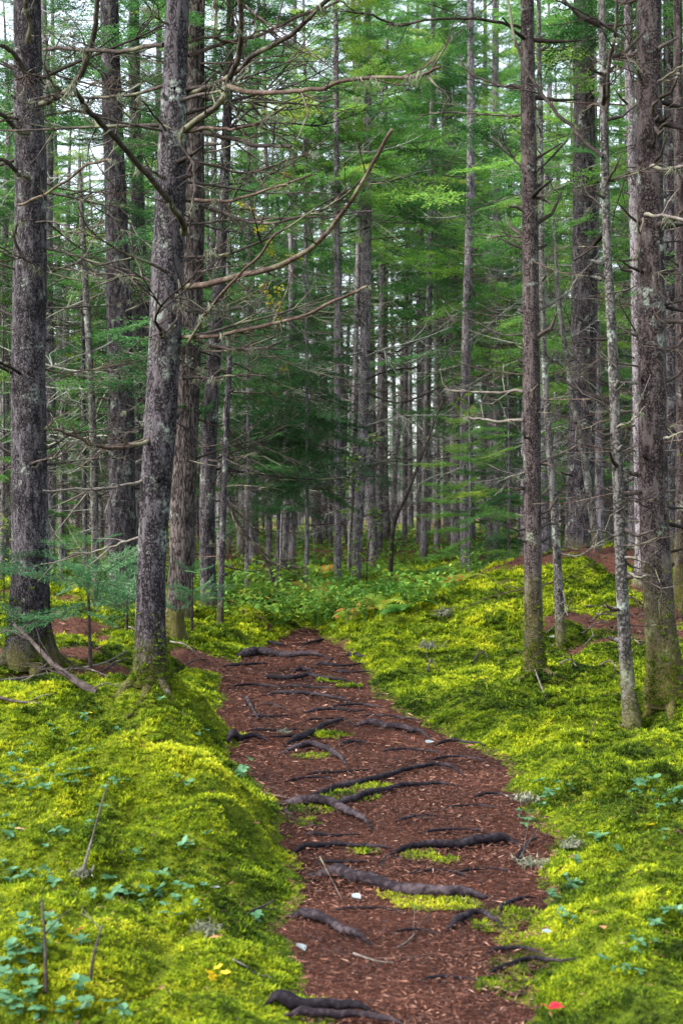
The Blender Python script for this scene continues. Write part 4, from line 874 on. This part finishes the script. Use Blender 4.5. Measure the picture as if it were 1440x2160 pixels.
FERNPX = [(600, 1215), (632, 1222), (655, 1240), (690, 1250), (668, 1265), (640, 1275), (705, 1282), (735, 1262), (760, 1252), (790, 1245), (610, 1255), (575, 1262), (545, 1248), (520, 1270), (500, 1245), (560, 1228),
          (815, 1262), (845, 1240), (870, 1262), (800, 1290), (840, 1300), (900, 1250), (925, 1232), (760, 1300), (480, 1270), (595, 1290), (560, 1295), (720, 1235), (680, 1215), (860, 1215), (905, 1215), (820, 1220), (945, 1215), (530, 1225), (470, 1240), (640, 1200), (780, 1215), (960, 1240)]
for (x, y) in FERNPX:
    g = ground_at(x, y); side = 'left of' if x < 640 else 'right of' if x > 740 else 'just beyond'
    tag(obj('fern', qp.choice(FERNS), None, tuple(g), (qp.gauss(0, .15), qp.gauss(0, .15), qp.random()*6.28), qp.uniform(.34, .62)), f'arching yellow green fern {side} the end of the path', 'fern', f'ferns {side} the end of the path')
def cover():
    b = Buf(); n = 26000; y = 13.2 + 45*rng.random(n*3)**1.4; x = rng.uniform(-1, 1, n*3)*(.25*y + .5)
    u = x/y*F + CX; d = fbm(x*.8, y*.8, 3, 61) + .05
    k = (path_out(x, y) > .08) & (((u > 430) & (u < 1000) & (y > 15.0)) | (y > 19)) & (rng.random(n*3) < np.where(y > 16, .75, .35)*sstep(-.12, .12, d)) & ~((x > 1.3) & (y < 18.5))
    x, y = x[k][:n], y[k][:n]; z = height(x, y) + rng.gamma(2.0, .055, len(x)); n = len(x)
    a = rng.random(n)*6.28; L = rng.uniform(.025, .06, n)*(1 + sstep(22, 50, y)*1.6); d = np.stack([np.cos(a), np.sin(a), rng.normal(0, .35, n)], -1)*L[:, None]; s = np.stack([-np.sin(a), np.cos(a), rng.normal(0, .45, n)], -1)*L[:, None]*.42
    c = np.stack([x, y, z], -1); tn = np.clip(.42 + .9*fbm(x*1.6, y*1.6, 2, 63) + rng.normal(0, .17, n) + .5*(rng.random(n) > .95), 0, 1)
    b.add(np.stack([c-d, c+s, c+d, c-s], 1).reshape(-1, 3), np.arange(n*4).reshape(-1, 4), None, np.repeat(tn, 4)); return b
tag(obj('undergrowth', cover().mesh('undergrowth', UNDER, False)), 'low leafy undergrowth of mixed greens around the end of the path', 'undergrowth', kind='stuff')
def shrub_mesh(seed):
    q = random.Random(seed); b = Buf()
    for k in range(7):
        az = q.random()*6.28; h = q.uniform(.25, .55); tip = np.array([math.cos(az)*.25*q.random(), math.sin(az)*.25*q.random(), h]); tube(b, [[0, 0, -.02], tip*.5+[.01, 0, .02], tip], [.004, .003, .0015], 4, .3, 0)
        for _ in range(13):
            leaf_quads(b, tip*q.uniform(.3, 1)+np.array([q.gauss(0, .04), q.gauss(0, .04), q.gauss(0, .02)]), np.array([q.gauss(0, 1), q.gauss(0, 1), q.gauss(0, .4)]), np.array([q.gauss(0, .35), q.gauss(0, .35), 1]), q.uniform(.05, .085), .04, min(1, max(0, q.gauss(.5, .13))))
    return b.mesh('shrub', [UNDER, DEADW], False)
SHRUBS = [shrub_mesh(k) for k in range(4)]
for (x, y) in [(700, 1305), (735, 1318), (770, 1312), (690, 1325), (745, 1290), (815, 1280), (850, 1275), (880, 1290), (905, 1275), (560, 1280), (530, 1285), (600, 1275), (660, 1290), (950, 1260), (485, 1290), (420, 1250), (640, 1255), (1000, 1225), (865, 1240), (700, 1262), (640, 1312), (662, 1318), (618, 1306), (672, 1330), (600, 1322), (655, 1300), (690, 1310)]:
    g = ground_at(x, y); side = 'left' if x < 650 else 'right'
    tag(obj('shrub', qp.choice(SHRUBS), None, tuple(g), (0, 0, qp.random()*6.28), qp.uniform(.7, 1.2)), f'low leafy shrub on the {side} side of the end of the path', 'shrub', f'leafy shrubs {side} of the path end')

# ------------------------------------------------------------------ roots across the path
def root_line(pxs, sink=.35, wpx=10, w1=None, bow=0):
    G_ = [ground_at(x, y) for x, y in pxs]; r = wpx/2*G_[0].y/F
    return G_, r
def root_thing(label, pxs, w, kids=(), m=ROOTM, lift=.75, w_end=.4):
    G_ = [np.array(ground_at(x, y)) for x, y in pxs]; D = np.mean([g[1] for g in G_]); r = w/2*D/F*1.15; base = G_[len(G_)//2]
    n = max(14, len(G_)*7); ln = spline(G_, n); t = np.linspace(0, 1, n); seed = int(pxs[0][0]*7+pxs[0][1])
    q = np.random.default_rng(seed); wob = np.convolve(q.normal(0, r*.5, n+4), np.ones(5)/5, 'valid')
    ln[:, 2] = height(ln[:, 0], ln[:, 1]) + .015 + r*lift - r*1.6*np.clip(np.abs(t-.5)*2-.72, 0, 1)*3 + wob*.6; ln[:, 1] += wob
    rr = r*(1 - (1-w_end)*t**1.5)*np.clip(.2+5*np.minimum(t, 1-t), 0, 1)*(1 + .09*np.convolve(q.normal(0, 1, n+2), np.ones(3)/3, 'valid'))
    b = Buf(); tube(b, ln-base, rr, 9, .5, 0, .06)
    if not kids:
        o = obj('tree_root', b.mesh('tree_root', m), None, tuple(base)); return tag(o, label, 'root')
    root = thing('tree_root', label, 'root', tuple(base)); obj('main_root', b.mesh('main_root', m), root)
    for kp, kw in kids:
        K = [np.array(ground_at(x, y)) for x, y in kp]; r2 = kw/2*K[0][1]/F; l2 = spline(K, 10); l2[:, 2] = height(l2[:, 0], l2[:, 1]) + r2*.5*np.linspace(2.2, -.4, 10)
        bb = Buf(); tube(bb, l2-base, np.linspace(r2, r2*.4, 10), 7, .5, 0, .1); obj('side_root', bb.mesh('side_root', m), root)
RT = root_thing
RT('broad low root swelling across the far end of the trodden path', [(492, 1388), (540, 1384), (590, 1388), (640, 1390), (705, 1393)], 17, [([(700, 1392), (690, 1400)], 6)], ROOTW)
RT('thin dark root just past the broad low root, far along the path', [(556, 1358), (575, 1362), (602, 1366)], 8)
RT('short root stub at the right rim of the path beside the broad low root', [(730, 1384), (752, 1386), (776, 1388)], 8)
RT('curved dark root with a mossy right end, second from the far end of the path', [(545, 1430), (580, 1436), (620, 1437), (650, 1431), (700, 1441), (765, 1446)], 10, [([(640, 1432), (652, 1445), (640, 1452)], 5)])
RT('little hump of root showing alone above the soil in the upper path', [(615, 1421), (638, 1418), (660, 1422)], 9)
RT('long thin root with a forked right end in the upper path', [(548, 1470), (600, 1468), (650, 1470), (700, 1476), (752, 1492)], 8, [([(640, 1469), (700, 1467), (760, 1478)], 5)])
RT('faint thin root curving below the long forked one', [(545, 1489), (575, 1492), (606, 1503)], 5)
RT('straight thin root running to the right rim of the upper path', [(640, 1506), (700, 1503), (750, 1505), (785, 1504)], 8)
RT('very thin root above the arching root in the upper path', [(640, 1526), (690, 1522), (735, 1520)], 5)
RT('arching black root that climbs to the right over moss', [(598, 1578), (640, 1562), (680, 1540), (720, 1526), (752, 1530)], 13, [([(690, 1545), (708, 1560), (705, 1572)], 6)])
RT('purple black root running right from the arching one', [(740, 1534), (790, 1535), (840, 1543), (880, 1553), (910, 1560)], 14, [([(860, 1548), (880, 1542)], 6), ([(850, 1547), (862, 1562)], 5)], ROOTW)
RT('short thick black root poking out of the left moss bank', [(478, 1572), (510, 1567), (540, 1566), (570, 1570)], 15)
RT('forked grey root bending down right with moss round it', [(585, 1594), (625, 1586), (660, 1582), (695, 1592), (722, 1612), (742, 1622)], 14, [([(690, 1590), (735, 1608)], 6), ([(600, 1592), (590, 1588)], 5)], ROOTW)
RT('small thin root between the arching root and the forked grey root', [(715, 1578), (745, 1572), (778, 1574)], 8)
RT('slight root near the right rim of the path above the twin black roots', [(915, 1577), (960, 1571), (1025, 1580)], 7)
RT('upper of the twin black roots, sweeping up to the right and hooking down', [(640, 1697), (700, 1674), (780, 1655), (850, 1636), (905, 1625), (950, 1628), (988, 1647)], 13)
RT('lower of the twin black roots, ending in a straight dark bar', [(690, 1712), (750, 1695), (810, 1676), (860, 1667), (920, 1664), (985, 1665)], 14)
RT('thick knotted root leaving the left bank and forking downhill', [(575, 1698), (620, 1702), (660, 1708), (705, 1712), (745, 1732), (788, 1757)], 20, [([(600, 1712), (625, 1732), (650, 1748)], 9), ([(700, 1712), (760, 1722)], 7)], ROOTW)
RT('tiny broken root lying in the middle of the path below the twin black roots', [(858, 1727), (885, 1732), (912, 1738)], 6, [([(872, 1730), (900, 1722)], 4)])
RT('slim black root left of the big black root across the path', [(606, 1802), (660, 1796), (720, 1794), (790, 1798), (840, 1797)], 12)
RT('big black root thickening towards the right side of the path, with clawed left end', [(1105, 1786), (1040, 1786), (980, 1793), (920, 1798), (870, 1800), (805, 1812)], 21, [([(815, 1810), (806, 1826), (808, 1844)], 9), ([(820, 1812), (870, 1818), (912, 1836)], 9), ([(805, 1812), (775, 1820), (740, 1822)], 7)])
RT('longest and smoothest purple grey root crossing the whole lower path', [(640, 1846), (700, 1850), (760, 1868), (830, 1885), (900, 1896), (980, 1900), (1055, 1900)], 27, [([(800, 1878), (790, 1892)], 8)], ROOTW, .6, .55)
RT('short bent root with moss at the right end of the longest root', [(1050, 1934), (1075, 1915), (1100, 1905), (1132, 1902)], 11)
RT('elbow shaped root rising to a knee, below the right end of the longest root', [(940, 1968), (975, 1948), (1008, 1938), (1035, 1950), (1064, 1966)], 16)
RT('split brown root slanting out of the left bank below the longest root', [(602, 1937), (650, 1944), (700, 1962), (740, 1985), (790, 2002)], 21, [], ROOTW)
RT('flat dark root near the right rim of the lower path', [(1025, 2018), (1080, 2014), (1150, 2020)], 11)
RT('dark root sloping up under the moss at the lower right rim', [(1018, 2070), (1070, 2050), (1130, 2036), (1222, 2036)], 11)
RT('large black root at the bottom left corner of the path', [(560, 2118), (620, 2130), (690, 2140), (800, 2148)], 28)
RT('low brown root at the very bottom of the picture', [(600, 2150), (700, 2158), (860, 2168)], 20, [], ROOTW)
RT('thin root hooking upward at the right rim beside the big black root', [(1082, 1832), (1098, 1808), (1112, 1790), (1138, 1772)], 9)

for k, (pts, w_) in enumerate([([(690, 1352), (655, 1360), (630, 1372)], 6), ([(470, 1405), (520, 1408), (570, 1403)], 7), ([(660, 1404), (720, 1410), (775, 1404)], 7), ([(590, 1452), (650, 1455), (715, 1458)], 6), ([(690, 1496), (760, 1492), (815, 1500)], 6),
    ([(760, 1512), (830, 1518), (890, 1528)], 6), ([(520, 1545), (580, 1548), (640, 1544)], 6), ([(800, 1590), (870, 1588), (940, 1596)], 6), ([(640, 1640), (720, 1636), (800, 1630)], 6), ([(830, 1742), (880, 1730), (930, 1728)], 6), ([(880, 1765), (960, 1758), (1040, 1764)], 6), ([(640, 1765), (700, 1772), (770, 1768)], 7),
    ([(860, 1850), (930, 1846), (1000, 1856)], 6), ([(880, 2080), (950, 2074), (1020, 2082)], 8), ([(480, 1455), (540, 1450), (600, 1458)], 6), ([(700, 1418), (740, 1424), (785, 1418)], 6), ([(520, 1512), (570, 1518), (620, 1514)], 6), ([(660, 1550), (600, 1562), (550, 1560)], 6),
    ([(900, 1610), (960, 1604), (1030, 1612)], 6), ([(600, 1655), (660, 1648), (720, 1652)], 6), ([(990, 1690), (1040, 1682), (1090, 1690)], 6), ([(930, 1712), (1000, 1706), (1060, 1716)], 5), ([(660, 1825), (740, 1830), (800, 1824)], 7), ([(960, 1850), (1020, 1842), (1090, 1850)], 7), ([(700, 1930), (790, 1926), (860, 1934)], 7), ([(820, 1980), (880, 1972), (930, 1980)], 6)]):
    RT('thin dark root barely rising from the needle litter of the path', pts, w_).__setitem__('group', 'thin roots in the path litter')

# ------------------------------------------------------------------ fallen sticks
def stick(label, pxs, w, hs=None, m=DEADW, twigs=2, name='stick', cat='stick', group=None, tw=.18):
    G_ = [np.array(ground_at(x, y)) for x, y in pxs]
    r = w/2*G_[0][1]/F
    if hs is None: hs = [0]*len(G_)
    for g, h in zip(G_, hs): g[2] += r*.7 + h + .01
    base = G_[0].copy(); b = Buf(); dead_branch(b, spline(G_, len(G_)*6)-base, r, r*.45, twigs, 6, tw, .5, int(pxs[0][0]*3+pxs[0][1]), r*.4)
    return tag(obj(name, b.mesh(name, m), None, tuple(base)), label, cat, group)
# branch propped against the left edge spruce: lower end on the ground, upper end in the air
g0 = np.array(ground_at(206, 1462)); P = [np.array(at_depth(x, y, g0[1]+dd)) for x, y, dd in ((206, 1462, 0), (160, 1436, .1), (110, 1398, .3), (65, 1350, .5), (30, 1318, .6))]
bb = Buf(); P[0] = g0; dead_branch(bb, spline(P, 24)-g0, .026, .010, 11, 7, .42, .6, 9, .006)
tag(obj('fallen_branch', bb.mesh('fallen_branch', DEADW), None, tuple(g0)), 'twiggy dead branch slanting down to the right beside the foot of the left edge spruce', 'branch')
stick('long thin bent stick lying across the ground behind the slanting dead branch', [(0, 1442), (60, 1440), (130, 1428), (215, 1418), (270, 1382)], 7, [.0, .02, .03, .05, .02], TWIGG, 5)
stick('dark stick lying on the moss at the left border', [(0, 1478), (35, 1486), (85, 1490)], 8, None, DEADW, 1)
stick('grey stick standing up out of the moss at the lower left', [(97, 2105), (95, 2040), (88, 1990)], 9, [0, .06, .11], DEADW, 1)
stick('brown forked stick standing in the moss right of the grey upright stick', [(190, 2078), (200, 2050), (216, 2022)], 8, [0, .04, .08], DEADW, 1)
stick('short dark stick across the left moss above the white leaf', [(525, 1932), (555, 1920), (580, 1906)], 7, None, DEADW, 1)
stick('lichen covered stick standing in the left moss bank', [(172, 1862), (185, 1830), (198, 1798)], 10, [0, .03, .05], TWIGG, 1)
stick('pale bent twig lying on the lower left moss', [(490, 2032), (515, 2045), (540, 2062), (572, 2070)], 4, None, TWIGG, 0)
stick('orange brown twig lying on the path below the longest root', [(674, 1830), (690, 1862), (722, 1912)], 4, [.03, .03, .01], BARE, 0)
stick('reddish stick lying on the left rim of the path by the knotted root', [(560, 1680), (600, 1688), (622, 1692)], 6, None, BARE, 0)
stick('thin brown stick on the lower path pointing right', [(800, 2030), (860, 2028), (925, 2018)], 5, None, BARE, 0)
stick('pale brown stick near the bottom of the split brown root', [(745, 2020), (790, 2035), (830, 2040)], 6, None, TWIGG, 0)
stick('grey lichen twig lying in the lower path', [(835, 2010), (855, 1998), (875, 1978)], 6, None, TWIGG, 2)
stick('grey twig slanting across the right side of the lower path', [(1080, 2112), (1110, 2090), (1135, 2072)], 5, None, DEADW, 0)
stick('lichen covered pale stick leaning out of the moss right of the mossy footed trunk', [(1150, 1475), (1135, 1450), (1120, 1422)], 6, [0, .04, .09], TWIGG, 1)
stick('forked dark twig on the moss slope left of the mossy footed trunk', [(995, 1402), (1015, 1390), (1028, 1396)], 5, [0, .05, .02], DEADW, 3)
stick('small dark crooked twig on the moss slope above the middle path', [(900, 1420), (910, 1408), (922, 1420)], 5, [0, .05, .0], DEADW, 1)
stick('brown stick upright on the right moss below the wavy stem', [(1236, 1570), (1250, 1550), (1256, 1542)], 5, [0, .03, .05], BARE, 0)
stick('purple black twig on the moss at the right rim by the big black root', [(1095, 1830), (1115, 1800), (1140, 1772)], 6, [.02, .03, .05], DEADW, 1)
stick('stick half sunk in the upper path left of the thin roots', [(520, 1478), (532, 1500), (545, 1524)], 10, None, ROOTW, 1)
stick('fallen log lying behind the path at the left of the brown trunk', [(545, 1195), (590, 1200), (640, 1208)], 12, [.02, .05, .03], DEADW, 2)
for k, (a, c, w_) in enumerate([((1235, 1285), (1340, 1312), 6), ((1242, 1320), (1300, 1300), 5), ((1225, 1345), (1285, 1322), 5), ((1290, 1330), (1350, 1345), 5), ((1255, 1300), (1330, 1335), 4), ((1300, 1362), (1350, 1372), 5),
    ((1190, 1300), (1215, 1262), 5), ((1315, 1265), (1352, 1295), 5), ((1330, 1385), (1365, 1372), 4), ((1230, 1372), (1262, 1352), 4), ((1180, 1408), (1215, 1420), 5), ((1265, 1410), (1300, 1424), 5)]):
    stick('brown fallen twig among needle litter on the right slope', [a, ((a[0]+c[0])/2+3, (a[1]+c[1])/2-4), c], w_, [.01, .05, .03], BARE if k % 2 else DEADW, 2, 'twig', 'twig', 'twigs littering the right slope')
for k, (a, c, w_) in enumerate([((130, 1420), (230, 1440), 5), ((60, 1400), (150, 1395), 5), ((215, 1425), (275, 1400), 5), ((360, 1360), (420, 1395), 5), ((375, 1420), (440, 1400), 5), ((240, 1330), (300, 1345), 5), ((190, 1465), (250, 1462), 4), ((20, 1412), (80, 1425), 4)]):
    stick('thin fallen twig on the ground round the feet of the left spruces', [a, ((a[0]+c[0])/2+3, (a[1]+c[1])/2-3), c], w_, [.01, .04, .02], TWIGG if k % 2 else DEADW, 2, 'twig', 'twig', 'twigs littering the left bank')
# dead brushy treetop leaning beyond the bent spruce
x0 = (590-CX)/F*19; b0 = np.array([x0, 19, H1(x0, 19)]); P = [b0] + [np.array(at_depth(x, y, 19)) for x, y in ((560, 1180), (525, 1135), (492, 1085), (470, 1040))]
root = thing('fallen_treetop', 'dark brushy dead treetop leaning over beyond the bent slim spruce', 'dead tree', tuple(b0)); bb = Buf(); ln = spline(P, 20)-b0; tube(bb, ln, np.linspace(.03, .01, 20), 7, .4); obj('trunk', bb.mesh('trunk', DEADW), root)
qd = random.Random(8)
for k in range(22):
    obj('branch', qd.choice(DEAD)[0], root, tuple(ln[qd.randrange(2, 19)]), (qd.gauss(0, .5), qd.uniform(.2, 1.1), qd.uniform(-1.2, 1.2)), qd.uniform(.35, .8))
# stump
g = np.array([(366-CX)/F*13.6, 13.6, 0]); g[2] = H1(g[0], g[1]); root = thing('tree_stump', 'small broken mossy stump right behind the foot of the lichen flecked leaning spruce', 'stump', tuple(g))
me, p, r = stem_mesh('stump_wood', [(0, 0, -.05), (0, 0, .1), (.01, 0, .2), (.02, 0, .27)], [.10, .085, .08, .07], BARKM, 14, .04, .12, 5, 0); obj('stump_wood', me, root)
bb = Buf(); q = np.random.default_rng(3)
for k in range(16):
    a = q.random()*6.28; rr_ = .07*q.random()**.5; h = q.uniform(.03, .10); c = np.array([.02+math.cos(a)*rr_, math.sin(a)*rr_, .25]); tube(bb, [c, c+[0, 0, h*.6], c+[.005, 0, h]], [.016, .012, .003], 4, .3)
obj('splintered_top', bb.mesh('splintered_top', DEADW), root)

# ------------------------------------------------------------------ small plants
LEAFM = []
for k in range(4):
    bb = Buf(); leaf_quads(bb, np.zeros(3), np.array([1., 0, .12*k-.1]), np.array([0, 0, 1.]), 1, .62+.06*k, .35+.15*k); LEAFM.append(bb.mesh('leaf', HERB))
bb = Buf(); tube(bb, [[0, 0, -.3], [.05, .02, .4], [0, 0, 1]], [.035, .03, .025], 5, .3); STEMM = bb.mesh('stem', UNDER)
def herb(label, px, py, leaf_px, group, seed, tall=1.0):
    g = ground_at(px, py); q = random.Random(seed); s = leaf_px*g.y/F
    root = thing('bunchberry_plant', label, 'plant', tuple(g), (q.gauss(0, .15), q.gauss(0, .15), q.random()*6.28), group)
    h = s*q.uniform(.7, 1.4)*tall; obj('stem', STEMM, root, (0, 0, 0), None, (s*.7, s*.7, h))
    n = q.choice((4, 5, 6)); a0 = q.random()*6.28
    for k in range(n):
        obj('leaf', q.choice(LEAFM), root, (0, 0, h), (q.gauss(0, .2), q.gauss(-.05, .22), a0+k*6.283/n+q.gauss(0, .15)), s*q.uniform(.7, 1.15))
    if tall > 1 or q.random() < .3:
        for k in range(2): obj('leaf', q.choice(LEAFM), root, (0, 0, h*.5), (q.gauss(0, .3), q.gauss(.1, .3), q.random()*6.28), s*q.uniform(.6, .9))
def herbs(label, group, pts, leaf, tall=1.0):
    q = random.Random(len(pts)*31+int(leaf))
    for k, (x, y) in enumerate(pts):
        herb(label, x, y, leaf*(.85+.3*((k*37) % 10)/10), group, int(x*3+y), tall)
        if q.random() < .75 and leaf > 14: herb(label, x + q.gauss(0, 22), y + q.gauss(0, 14), leaf*q.uniform(.6, .9), group, int(x*5+y), tall)
herbs('low plant with whorled blue green oval leaves in the lower left corner', 'plants in the lower left corner', [(30, 2010), (70, 1995), (115, 1985), (150, 2000), (20, 2085), (60, 2075), (110, 1968), (15, 2135), (165, 2110), (240, 2150), (135, 2150), (30, 2150), (60, 1965), (90, 2020), (45, 2040), (5, 2050), (185, 2140), (70, 2120)], 25, 1.2)
herbs('small plant with glossy teal leaves on the left moss bank above the lower left corner', 'plants along the middle of the left moss bank', [(355, 1925), (375, 1945), (370, 1905), (395, 1895), (340, 1890), (300, 1895), (270, 1905), (230, 1875), (200, 1905), (45, 1870), (25, 1850), (60, 1865), (110, 1885), (90, 1850), (330, 1870), (420, 1935), (540, 1950), (250, 1890)], 20)
herbs('little plant with three blue green leaves on top of the nearest left hummock', 'plants on the nearest left hummock', [(135, 1765), (210, 1725), (12, 1780), (8, 1740), (290, 1820), (390, 1795), (400, 1800), (130, 1770)], 20)
herbs('small leafy plant in the hollow between the two left hummocks', 'plants between the left hummocks', [(20, 1668), (50, 1660), (85, 1655), (120, 1650), (60, 1680), (30, 1640), (150, 1640), (95, 1680), (135, 1668), (245, 1665), (265, 1655), (10, 1655), (180, 1635), (75, 1640), (375, 1660), (395, 1668), (505, 1640), (515, 1630)], 16)
herbs('tiny bright leaved plant scattered on the farther left hummock', 'plants on the farther left hummock', [(105, 1535), (120, 1550), (160, 1555), (60, 1580), (150, 1600), (245, 1555), (250, 1545), (180, 1520), (205, 1512), (435, 1555), (420, 1560), (20, 1605), (55, 1600), (190, 1595), (340, 1490)], 13)
herbs('taller plant with oval green leaves in the moss at the right border', 'plants at the right border', [(1350, 1690), (1380, 1700), (1410, 1720), (1395, 1740), (1430, 1700), (1340, 1680)], 19, 2.2)
herbs('low plant with green oval leaves on the lower right moss', 'plants on the lower right moss', [(1330, 1990), (1350, 2000), (1380, 1965), (1430, 1935), (1410, 1940), (1340, 2020), (1300, 1800), (1270, 1785), (1255, 1780), (1210, 1830), (1190, 1860), (1200, 1880), (1350, 2060), (1320, 2050), (1265, 2040)], 18)
herbs('small sprout at the right rim of the path', 'sprouts at the right rim of the path', [(1105, 1745), (1120, 1738), (1150, 1700), (1140, 1665), (1155, 1690), (1190, 1955), (1180, 1940), (1160, 1905)], 16, 1.8)

# ------------------------------------------------------------------ fallen leaves and other small things
def fallen_leaf(label, px, py, size, m, name='fallen_leaf', seed=0, lobed=False, cat='leaf'):
    g = ground_at(px, py); s = size*g.y/F; q = random.Random(seed+px); b = Buf()
    if lobed:
        for a in (-1.2, -.6, 0, .6, 1.2): leaf_quads(b, np.zeros(3), np.array([math.cos(a), math.sin(a), .15*abs(a)]), np.array([0, 0, 1.]), s*(.62-.12*abs(a)), s*.3, q.random())
        tube(b, [[0, 0, 0], [-s*.4, 0, .01]], [.0015, .001], 4)
    else: leaf_quads(b, np.zeros(3), np.array([1., 0, .1]), np.array([0, q.gauss(0, .3), 1.]), s, s*.7, q.random())
    o = obj(name, b.mesh(name, m, False), None, (g.x, g.y, g.z+.028), (q.gauss(0, .15), q.gauss(.05, .12), q.random()*6.28)); return tag(o, label, cat)
fallen_leaf('red maple leaf lying at the bottom right of the path', 1160, 2146, 50, RED, lobed=True)
fallen_leaf('white curled leaf on the left moss above the split brown root', 465, 1888, 34, PALE)
fallen_leaf('white leaf at the left rim of the path by the split brown root', 628, 2008, 34, PALE)
fallen_leaf('pale leaf at the left below the longest root', 742, 1902, 28, PALE)
fallen_leaf('whitish leaf on the right rim of the lower path', 1163, 1985, 24, PALE)
fallen_leaf('flat white leaf lying on the path beside the purple black root', 898, 1577, 28, PALE)
fallen_leaf('yellowish leaf on the right moss by the taller plants', 1362, 1755, 22, YEL)
fallen_leaf('orange leaf on the lower left moss', 465, 1995, 24, TAN)
fallen_leaf('brown leaf among the plants in the lower left corner', 150, 1990, 40, TAN)
fallen_leaf('orange brown leaf on the lower right moss', 1268, 1972, 26, TAN)
fallen_leaf('yellow leaf on the ridge of the far left hummock', 196, 1514, 24, YEL)
fallen_leaf('white bark scrap at the foot of the crooked peeling stem', 1160, 1348, 18, PALE)
fallen_leaf('small pink leaf on the moss slope', 890, 1382, 12, TAN)
for k, (x, y) in enumerate([(440, 2080), (450, 2088), (462, 2070), (475, 2082), (446, 2095)]):
    g = ground_at(x, y); b = Buf(); q = random.Random(k)
    for a in range(5): leaf_quads(b, np.zeros(3), np.array([math.cos(a*1.257), math.sin(a*1.257), .5]), np.array([0, 0, 1.]), .018, .014, q.random())
    tag(obj('yellow_flower', b.mesh('yellow_flower', YEL, False), None, (g.x, g.y, g.z+.035), (q.gauss(0, .3), q.gauss(0, .3), 0)), 'bright yellow blossom in the small patch on the lower left moss', 'flower', 'yellow blossoms on the left moss')
def lichen_clump(label, px, py, size, seed):
    g = ground_at(px, py); s = size*g.y/F; q = np.random.default_rng(seed); m = 120; o_ = q.normal(0, .28, (m, 3))*s; o_[:, 2] = np.abs(o_[:, 2])*.5; d = q.normal(0, 1, (m, 3)); d /= np.linalg.norm(d, axis=1)[:, None]; sd_ = np.cross(d, q.normal(0, 1, (m, 3))); sd_ /= np.linalg.norm(sd_, axis=1)[:, None]
    b = Buf(); b.add(np.stack([o_-sd_*s*.05, o_+sd_*s*.05, o_+d*s*.28], 1), None, np.arange(m*3).reshape(-1, 3), np.repeat(.35+.4*q.random(m), 3))
    tag(obj('lichen_clump', b.mesh('lichen_clump', LICH, False), None, (g.x, g.y, g.z+.02)), label, 'lichen')
lichen_clump('pale grey lichen clump on the moss slope in the middle right', 905, 1370, 42, 1)
lichen_clump('grey green lichen tuft lying at the right rim by the big black root', 1118, 1835, 50, 2)
lichen_clump('whitish lichen scrap at the right rim of the path beside the sprouts', 1108, 1697, 46, 3)
lichen_clump('pale lichen cushion on the lower left moss', 430, 1975, 55, 4)
lichen_clump('lichen tuft on the left moss bank above the teal plants', 175, 1855, 40, 5)
lichen_clump('grey lichen clump on the right moss above the lichen tuft at the rim', 1205, 1795, 40, 6)
lichen_clump('small pale lichen on the upper path among the roots', 600, 1552, 22, 7)
lichen_clump('lichen clump high on the moss slope below the mound', 940, 1300, 40, 8)
